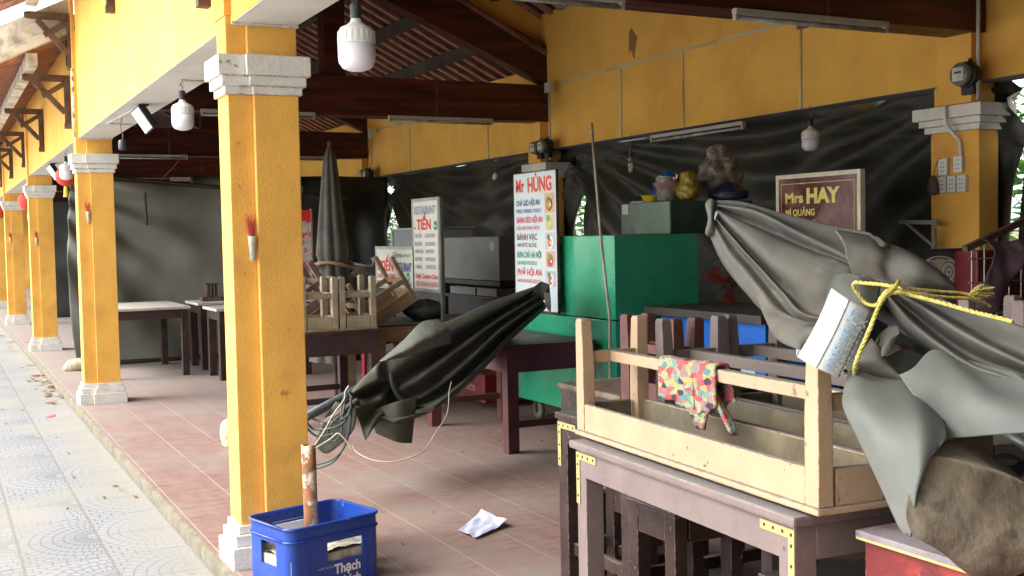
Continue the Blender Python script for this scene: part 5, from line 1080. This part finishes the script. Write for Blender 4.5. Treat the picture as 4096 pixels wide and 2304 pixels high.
for (ya, yb, z, ds_, lab) in ((5.3,11.20,3.21,(9.907,8.825,7.20),'conduit line with three drops along the near back wall'),(11.5,17.1,3.22,(15.7,13.05),'conduit line with drops along the farther back wall')):
    t = thing('wall_conduit', lab, 'conduit', (6.34,(ya+yb)/2,z))
    MB().box(6.333,6.3495,ya,yb,z-.012,z+.012).build('horizontal_duct', CDT, t, bev=.002)
    for y in ds_: MB().box(6.336,6.3495,y-.012,y+.012,2.49,z-.0125).build('drop', CDT, t, bev=.002)
for y, l in ((5.355,'vertical white pipe running up past the nearest meter'),(11.205,'vertical white pipe with junction box between the back bays'),(17.02,'far vertical white pipe with junction box')):
    t = thing('wall_pipe', l, 'pipe', (6.23,y,2.3)); yy = y-(.02 if y<6 else 0)
    MB().tube([(6.225,yy,2.345),(6.225,yy,3.5 if y<6 else 3.10)], .013, 8).build('pipe', CDW, t, smooth=True)
    if y > 6: MB().box(6.19,6.24,y-.055,y+.055,3.10,3.21).build('junction_box', CDW, t, bev=.004)
sk_ = thing('socket_bank', 'five white wall sockets fed by a bent white duct on the nearest back column', 'socket', (6.37,5.65,1.85))
for i,(y,z) in enumerate(((5.755,1.925),(5.625,1.935),(5.765,1.80),(5.68,1.80),(5.595,1.80))):
    s1 = MB().box(6.355,6.3895,y-.037,y+.037,z-.058,z+.058).build('socket_plate', LEDW, sk_, bev=.005)
    m = MB()
    for a in (-.03,0,.03):
        for b_ in (-.010,.010): m.lathe([(.005,0),(.004,.0005)], (6.3548,y+b_,z+a), 8, (-1,0,0))
    m.build('socket_holes', NAIL, s1)
MB().tube([(6.27,5.655,2.37),(6.27,5.655,2.26),(6.285,5.65,2.20),(6.372,5.62,2.10),(6.375,5.61,1.99)], .014, 8).build('duct', LEDW, sk_, smooth=True)
nb = thing('net_bag', 'small purplish net bag hanging beside the wall sockets', 'bag', (6.33,5.82,1.85))
bag((6.33,5.815,1.73), .035,.045,.14, 4, squeeze=.5).build('bag', pm('brown_purple_net',(.11,.06,.055),.6,var=.4,scale=30,bump=.5), nb, smooth=True); MB().tube([(6.33,5.815,1.86),(6.35,5.80,1.96),(6.375,5.80,1.99)], .004, 5).build('string', pm('pink_string',(.3,.15,.16),.7,bump=0), nb)
sb = thing('shelf_bracket', 'grey triangular steel shelf bracket on the nearest back column', 'bracket', (6.25,5.9,1.5))
m = MB().beam((6.25,5.70,1.535),(6.25,6.05,1.545),.02,.03); m.build('arm', GRY, sb); MB().beam((6.25,5.73,1.50),(6.25,5.73,1.30),.02,.02).build('post', GRY, sb); MB().beam((6.25,5.74,1.37),(6.25,5.98,1.53),.015,.018).build('brace', GRY, sb)
# incense holders
for (x, y, z, l) in ((1.296,5.168,1.52,'incense cup with red sticks on the first column'),(1.296,11.238,1.80,'incense cup with red sticks on the second column'),(1.296,17.308,1.60,'incense cup with red sticks on the third column'),(1.296,23.378,1.65,'incense cup with red sticks on the fourth column')):
    t = thing('incense_holder', l, 'incense holder', (x,y,z), 0, 'incense holders fixed to the street side columns')
    MB().lathe([(.012,-.11),(.020,0),(.021,.002)], (x,y-.022,z), 16).build('paper_cone', pm('old_paper_cup',(.58,.55,.42),.8,var=.15,scale=20,col2=(.1,.1,.1),amt=.4,sc2=40,bump=.1), t, smooth=True)
    m = MB()
    for k in range(22): a = rnd.uniform(0,6.283); r_ = rnd.uniform(.2,1); m.tube([(x+.012*r_*math.cos(a),y-.022+.012*r_*math.sin(a),z-.02),(x+.030*r_*math.cos(a)-.006,y-.022+.028*r_*math.sin(a),z+rnd.uniform(.06,.105))], .0013, 4)
    m.build('incense_sticks', pm('red_incense', (.42,.05,.04), .8, bump=0), t)
# lanterns far left
LNR = pm('red_lantern_silk', (.62,.05,.03), .6, var=.1, bump=.1)
for (x,y,z,r_,l) in ((1.36,19.4,2.20,.16,'round red lantern between the third and fourth columns'),(1.34,13.55,2.26,.11,'red lantern just showing behind the second column'),(1.24,25.6,2.24,.17,'red and yellow lantern beyond the fourth column at the left edge')):
    t = thing('lantern', l, 'lantern', (x,y,z), 0, 'red lanterns hanging under the soffit')
    MB().lathe([(r_*math.sin(math.pi*k/12)*(1 if 0<k<12 else .3), -r_*math.cos(math.pi*k/12)) for k in range(13)], (x,y,z), 20).build('shade', LNR, t, smooth=True)
    MB().tube([(x,y,z+r_),(x,y,2.485)], .004, 5).build('cord', NAIL, t); MB().lathe([(.03,-.12),(.02,0)], (x,y,z-r_), 8).build('tassel', ink('lantern_yellow',(.7,.5,.05)), t)
# ---------------- tarpaulins ----------------
TBL = pm('black_olive_tarpaulin', (.031,.029,.020), .5, var=.25, scale=1.5, crease=(1.6,.5), col2=(.060,.054,.038), amt=.6, sc2=1.2, bump=.15, bsc=40, spec=.35)
TGR = pm('grey_tarpaulin', (.19,.195,.165), .6, var=.10, scale=.9, crease=(1.2,.5), col2=(.11,.105,.085), amt=.8, sc2=1.1, th=.52, soft=.2, bump=.12, bsc=50, spec=.3)
def back_tarp(yn, yf, label, X=6.60, top=2.56, gap_far=.75, seed=0, mat=TBL):
    def fn(u, v):      # u: near -> far, v: bottom -> top ; the far edge is pulled towards the viewer lower down
        yfar = yf-(1-v)*gap_far; y = yn+(yfar-yn)*u
        sag = -.05*math.sin(math.pi*u)*(v**3) - .03*abs(math.sin(u*17+seed))*(v>.97)
        du = 1-u; fold = .09*math.sin(26*math.atan2(v-1.05, du+.05)+seed)*(.3+v)*math.exp(-2*du) + .09*math.sin(22*math.atan2(v-1.05, u+.05))*math.exp(-2.2*u)*(.3+v)
        return (X+.10*math.sin(math.pi*v)*math.sin(math.pi*u)+fold+.03*hash3(u*5+seed,v*4,2), y, .02+(top-.02)*v+sag)
    o = MB().grid(fn, 70, 40).build('tarpaulin', mat, smooth=True, solid=.003); return tag(o, label, 'tarpaulin', 'dark tarpaulins closing the back bays')
back_tarp(5.35, 11.38, 'black tarpaulin closing the bay behind the green cart'); back_tarp(11.25, 17.2, 'black tarpaulin closing the farther bay behind the restaurant sign', seed=2, gap_far=1.0); back_tarp(17.3, 29.3, 'black tarpaulin closing the farthest back bays', seed=4, gap_far=0)
GNT = pm('green_net_tarp', (.03,.065,.032), .4, var=.5, scale=6, col2=(.20,.24,.20), amt=.7, sc2=12, th=.62, bump=.4, bsc=20)
o = MB().grid(lambda u,v: (6.75+.08*math.sin(9*u+3*v)+.05*hash3(u*4,v*5,1), -13+(5.42-.18*abs(v-.5)+13)*u, .02+(2.0)*v), 40, 30).build('tarpaulin', GNT, smooth=True, solid=.003); tag(o, 'crinkled green net sheet hung in the near bay at the right edge', 'tarpaulin')
o = MB().grid(lambda u,v: (6.66+.05*hash3(u*6,v*5,7), -13+(5.25+13)*u, 2.02+.54*v), 30, 6).build('tarpaulin', TBL, smooth=True, solid=.003); tag(o, 'black sheet strip above the green net at the right edge', 'tarpaulin')  # net and strip lengthened unseen behind the camera to cut light
def big(u, v):
    x = 1.50+1.95*u-.04*math.sin(math.pi*v)*(1-u)**4*2; zt = 2.33-.16*u; z = .015+(zt-.015)*v
    y = 14.62+.14*math.sin(math.pi*v)*math.sin(math.pi*u)+.10*math.sin(24*math.atan2(v-1.02,u+.25)+1)*math.exp(-1.2*u)*v+.035*math.sin(7*(u*1.4+v))+.03*hash3(u*5,v*5,3)-.10*(1-u)**3*math.sin(math.pi*v)
    return (x, y, z)
gt = thing('tarpaulin', 'large grey tarpaulin hung across the hall behind the plank tables', 'tarpaulin', (2.5,14.6,0))
MB().grid(big, 90, 60).build('sheet', TGR, gt, smooth=True, solid=.003); MB().tube([(1.5+.1*i,14.60+.02*hash3(i,1,1),.035) for i in range(20)], .03, 8).build('bottom_roll', TBL, gt, smooth=True)
MB().tube([(1.50,14.62,2.35),(3.45,14.62,2.18),(5.0,14.62,2.05)], .02, 8).build('top_pole', TBL, gt)
MB().tube([(2.35,14.5,1.72),(2.34,14.5,2.12)], .018, 6).build('torn_slit', NAIL, gt)
o = MB().grid(lambda u,v: (1.75+4.7*u, 24.9+.12*math.sin(11*u)*v+.1*hash3(u*6,v*5,1)-1.1*(1-v)*(1-u)*.3, .02+2.4*v), 50, 30).build('tarpaulin', pm('slate_tarpaulin',(.075,.085,.085),.6,var=.3,scale=1,bump=.1), smooth=True, solid=.003); tag(o, 'slate grey tarpaulin far down the hall beyond the second column', 'tarpaulin')
o = MB().grid(lambda u,v: (3.40+3.05*u, 16.9+.10*math.sin(13*u+2*v)+.08*hash3(u*6,v*5,4), .02+2.45*v), 50, 30).build('tarpaulin', TBL, smooth=True, solid=.003); tag(o, 'black sheet added across the hall for the dark depth behind the upright parasol', 'tarpaulin')  # black sheet stands in for the dark depth of the hall
tag(MB().grid(lambda u,v: (4.0+1.0*u, 16.7, 2.16+(.10+.12*math.sin(2.2*u+.4))*v), 10, 4).build('blue_sheet', pm('dusty_blue_sheet',(.12,.19,.40),.6,bump=.1), solid=.003), 'dusty blue sheet folded over the far black sheet', 'sheet')
# menu poster behind
mp_ = thing('menu_board', 'narrow red and white picture menu board half hidden by the first column', 'menu board', (3.25,10.7,1.3))
MB().box(3.10,3.27,10.70,10.72,.90,1.79).build('board', pm('menu_print',(.55,.50,.46),.5,var=.2,scale=8,col2=(.50,.07,.03),amt=.9,sc2=9,th=.52,soft=.03,bump=0,col3=(.10,.18,.35),amt3=.8,sc3=12,th3=.6), mp_); MB().box(3.10,3.27,10.697,10.6999,1.68,1.79).build('heading', RD, mp_); MB().box(3.2701,3.285,10.69,10.725,.88,1.80).build('frame', TANW, mp_)
# right hand clutter: rack with a purple cloth
pk = thing('wire_rack', 'wire rack with red things under a draped purple cloth at the right edge', 'rack', (4.9,3.9,1))
m = MB()
for i in range(6): m.tube([(4.62+.09*i,4.0,1.05),(4.62+.09*i,4.0,1.42)], .004, 5)
for z in (1.1,1.22,1.34,1.42): m.tube([(4.6,4.0,z),(5.3,4.0,z)], .004, 5)
m.build('wires', ALU, pk); MB().box(4.72,5.2,4.05,4.2,1.06,1.38).build('red_tray', pm('dull_red_plastic',(.16,.02,.02),.5,bump=0), pk, bev=.01); MB().box(4.55,5.4,3.9,4.4,.0,1.04).build('base', BLKP, pk)
m = MB().beam((4.55,3.98,1.39),(5.4,3.98,1.66),.03,.03); m.build('sloping_bar', WOODB, pk)
PUR = pm('purple_cloth', (.10,.06,.075), .85, var=.25, scale=5, bump=.3)
o = loft([[Vector((4.60,3.93,1.45)),Vector((4.75,3.90,1.42)),Vector((4.95,3.9,1.46)),Vector((5.3,3.9,1.50))],[Vector((4.64,3.88,1.36)),Vector((4.78,3.86,1.33)),Vector((4.93,3.86,1.40)),Vector((5.3,3.86,1.40))],[Vector((4.50,3.90,1.12)),Vector((4.62,3.86,1.08)),Vector((4.80,3.92,1.3)),Vector((5.0,3.86,1.2))]], 24, 8, wr=.03, seed=50).build('purple_cloth', PUR, smooth=True, solid=.006); tag(o, 'purple cloth draped over the wire rack at the right edge', 'cloth')
o = loft([[Vector((4.86,3.84,1.46)),Vector((4.92,3.82,1.1)),Vector((4.9,3.84,.6))],[Vector((5.0,3.80,1.44)),Vector((5.05,3.78,1.1)),Vector((5.03,3.8,.6))],[Vector((5.2,3.82,1.44)),Vector((5.25,3.80,1.1)),Vector((5.2,3.82,.6))]], 24, 8, wr=.03, seed=55).build('purple_cloth', PUR, smooth=True, solid=.006); tag(o, 'dark purple cloth hanging down at the right frame edge', 'cloth')
table('table', 'table beyond the big parasol carrying pale upturned stool legs at the right edge', 3.6,4.5,3.05,3.62,.75, DKW, DKW, leg=.07, ap=.1, over=.01)
seat_piece('stool', 'pale mauve upturned stool on the table at the right edge', 'stool', pm('mauve_pale_stool',(.26,.195,.185),.65,var=.1,bump=.2), .33,.33,.44, UP(4.12,3.33,.753,.44), G_U, leg=.065, rail=False)
# ---------------- leaves on the paving ----------------
LVS = [pm('dry_leaf_brown',(.16,.06,.03),.8,var=.4,scale=30,bump=.2), pm('dry_leaf_tan',(.28,.15,.07),.8,var=.3,scale=30,bump=.2)]
def litter(n, xr, yr, z, s=.05, name='leaf_litter'):
    m = MB()
    for i in range(n):
        x = xr[0]+(xr[1]-xr[0])*rnd.random()**.6; y = rnd.uniform(*yr); a = rnd.uniform(0,6.28); L_ = s*rnd.uniform(.5,1.3); w_ = L_*.45; c_, s_ = math.cos(a), math.sin(a)
        pts = [(-L_,0,.004),(-L_*.3,w_,.02*rnd.random()),(L_*.6,w_*.7,.022*rnd.random()),(L_,0,.012),(L_*.6,-w_*.7,.02*rnd.random()),(-L_*.3,-w_,.012)]
        m.add([(x+p[0]*c_-p[1]*s_, y+p[0]*s_+p[1]*c_, z+p[2]+.002) for p in pts], [(0,1,5),(1,2,4,5),(2,3,4)])
    return m
lf = thing('leaf_litter', 'dry brown leaves gathered along the kerb by the second column', 'leaves', (1.0,13,GZ)); lf['kind'] = 'stuff'
litter(34,(.92,1.13),(12.0,15.0),GZ).build('leaves', LVS[0], lf); litter(16,(.95,1.13),(13,22),GZ,.06).build('leaves', LVS[1], lf); litter(12,(.2,1.1),(7,12),GZ,.02).build('leaves', LVS[0], lf); litter(24,(1.7,4.2),(4.6,9.5),0,.012).build('crumbs', LVS[0], lf); litter(14,(1.2,1.6),(17.8,20),0,.06).build('leaves', LVS[1], lf)
tag(MB().add([(.86,11.2,GZ+.004),(.93,11.22,GZ+.006),(.95,11.34,GZ+.01),(.88,11.33,GZ+.004)],[(0,1,2,3)]).build('paper_scrap', ink('scrap_pink',(.6,.12,.13))), 'tiny pink red scrap of paper on the paving by the kerb', 'scrap')
# ---------------- greenery outside the back bays ----------------
LG = [leafmat('leaf_bright',(.10,.26,.03)), leafmat('leaf_mid',(.05,.16,.025)), leafmat('leaf_dark',(.03,.09,.02))]
def shrub(x, y, r, h, label, seed, n=900):
    rr = random.Random(seed); t = thing('shrub', label, 'shrub', (x,y,GZ-.05), 0, 'leafy shrubs behind the hall')
    MB().tube([(x,y,GZ-.05),(x+.1,y,h*.3),(x-.05,y+.1,h*.6),(x,y,h*.85)], [.05,.045,.03,.01], 6).build('trunk', WOODB, t)
    for k in range(3):
        m = MB()
        for i in range(n//3):
            a = rr.uniform(0,6.283); zz_ = rr.uniform(.05,1); q_ = r*math.sin(math.pi*min(.97,zz_*.85+.12))**.5*rr.uniform(.55,1.05); cx, cy, cz = x+q_*math.cos(a), y+q_*math.sin(a), zz_*h
            b_ = rr.uniform(0,6.283); L_ = rr.uniform(.05,.10); tl = rr.uniform(-.8,.6); d = Vector((math.cos(b_)*math.cos(tl),math.sin(b_)*math.cos(tl),math.sin(tl))); sd_ = d.cross(Vector((rr.uniform(-1,1),rr.uniform(-1,1),1))).normalized()*L_*.38; c0 = Vector((cx,cy,cz))
            m.add([c0-d*L_, c0+sd_, c0+d*L_, c0-sd_], [(0,1,2,3)])
        m.build('crown', LG[k], t)
for i,(x,y,r,h) in enumerate(((8.3,14.2,1.0,3.0),(8.0,12.3,.8,2.7),(8.6,21.5,1.1,3.2),(8.2,19.6,.9,2.6),(8.0,6.9,.7,2.8),(8.6,8.6,.8,3.0),(9.4,16.6,1.2,3.3))):
    shrub(x,y,r,h, ('leafy shrub seen through the slit beside the green cart bay column','shrub just outside the bay corner near the menu sign','shrub seen through the far slit above the sign','bushy shrub outside the farther bay','shrub behind the green net at the right','second shrub behind the nearest back column','tall shrub behind the farther bay')[i], i+1, 1500)
pl = thing('plank', 'leaning weathered planks in the slit beside the menu sign column', 'plank', (6.9,11.2,0))
for i,(a,b_) in enumerate((((6.85,11.0,.0),(6.75,11.28,2.1)),((6.95,10.7,0),(6.8,11.2,1.9)),((6.9,11.3,0),(6.85,10.8,1.5)))): MB().beam(a,b_,.03,.10).build('board', TANW, pl)
# cobweb smudges on the back wall
tag(MB().grid(lambda u,v: (6.3485, 9.75-.16*u*(1-.4*v), 3.52-.22*v+.05*math.sin(5*u)), 6, 6).build('cobweb', pm('dusty_cobweb',(.16,.11,.06),.95,var=.5,scale=20,bump=0,alpha=.55)), 'dusty cobweb patch on the yellow back wall above the conduit', 'cobweb')
tag(MB().tube([(3.0,17.3,2.4),(3.2,17.3,2.60),(3.38,17.3,2.82)], .006, 5).build('orange_cord', ink('orange_cord',(.45,.17,.04))), 'thin orange cord rising to the third truss', 'cord')

# unseen light blockers added behind the camera: a tarpaulin and a house front
o = MB().grid(lambda u,v: (1.36+.06*math.sin(14*u+3*v)+.04*hash3(u*6,v*5,9), -13.2+11.6*u, .02+2.46*v), 60, 20).build('tarpaulin', TGR, smooth=True, solid=.003); tag(o, 'unseen grey tarpaulin added along the street side behind the viewpoint to block light', 'tarpaulin')
nh = thing('light_block_house', 'made-up plain house front added unseen behind the viewpoint to block light', 'building', (-6,-9,0))
HW = pm('light_block_plaster', (.22,.20,.17), .9, var=.15, scale=2, bump=.2)
MB().box(-16,1.0,-10,-9,GZ,7.2).build('wall', HW, nh); MB().box(-16.4,1.3,-11,-8.3,7.2,7.4).build('roof', TILET, nh)
for x in (-13,-10,-7,-4,-1.2):
    for z in (.9,4.2):
        wn_ = MB().box(x-.6,x+.6,-9.0,-8.96,z,z+1.5).build('window', WOODB, nh); MB().box(x-.5,x+.5,-8.959,-8.95,z+.1,z+1.4).build('pane', MGL, wn_)
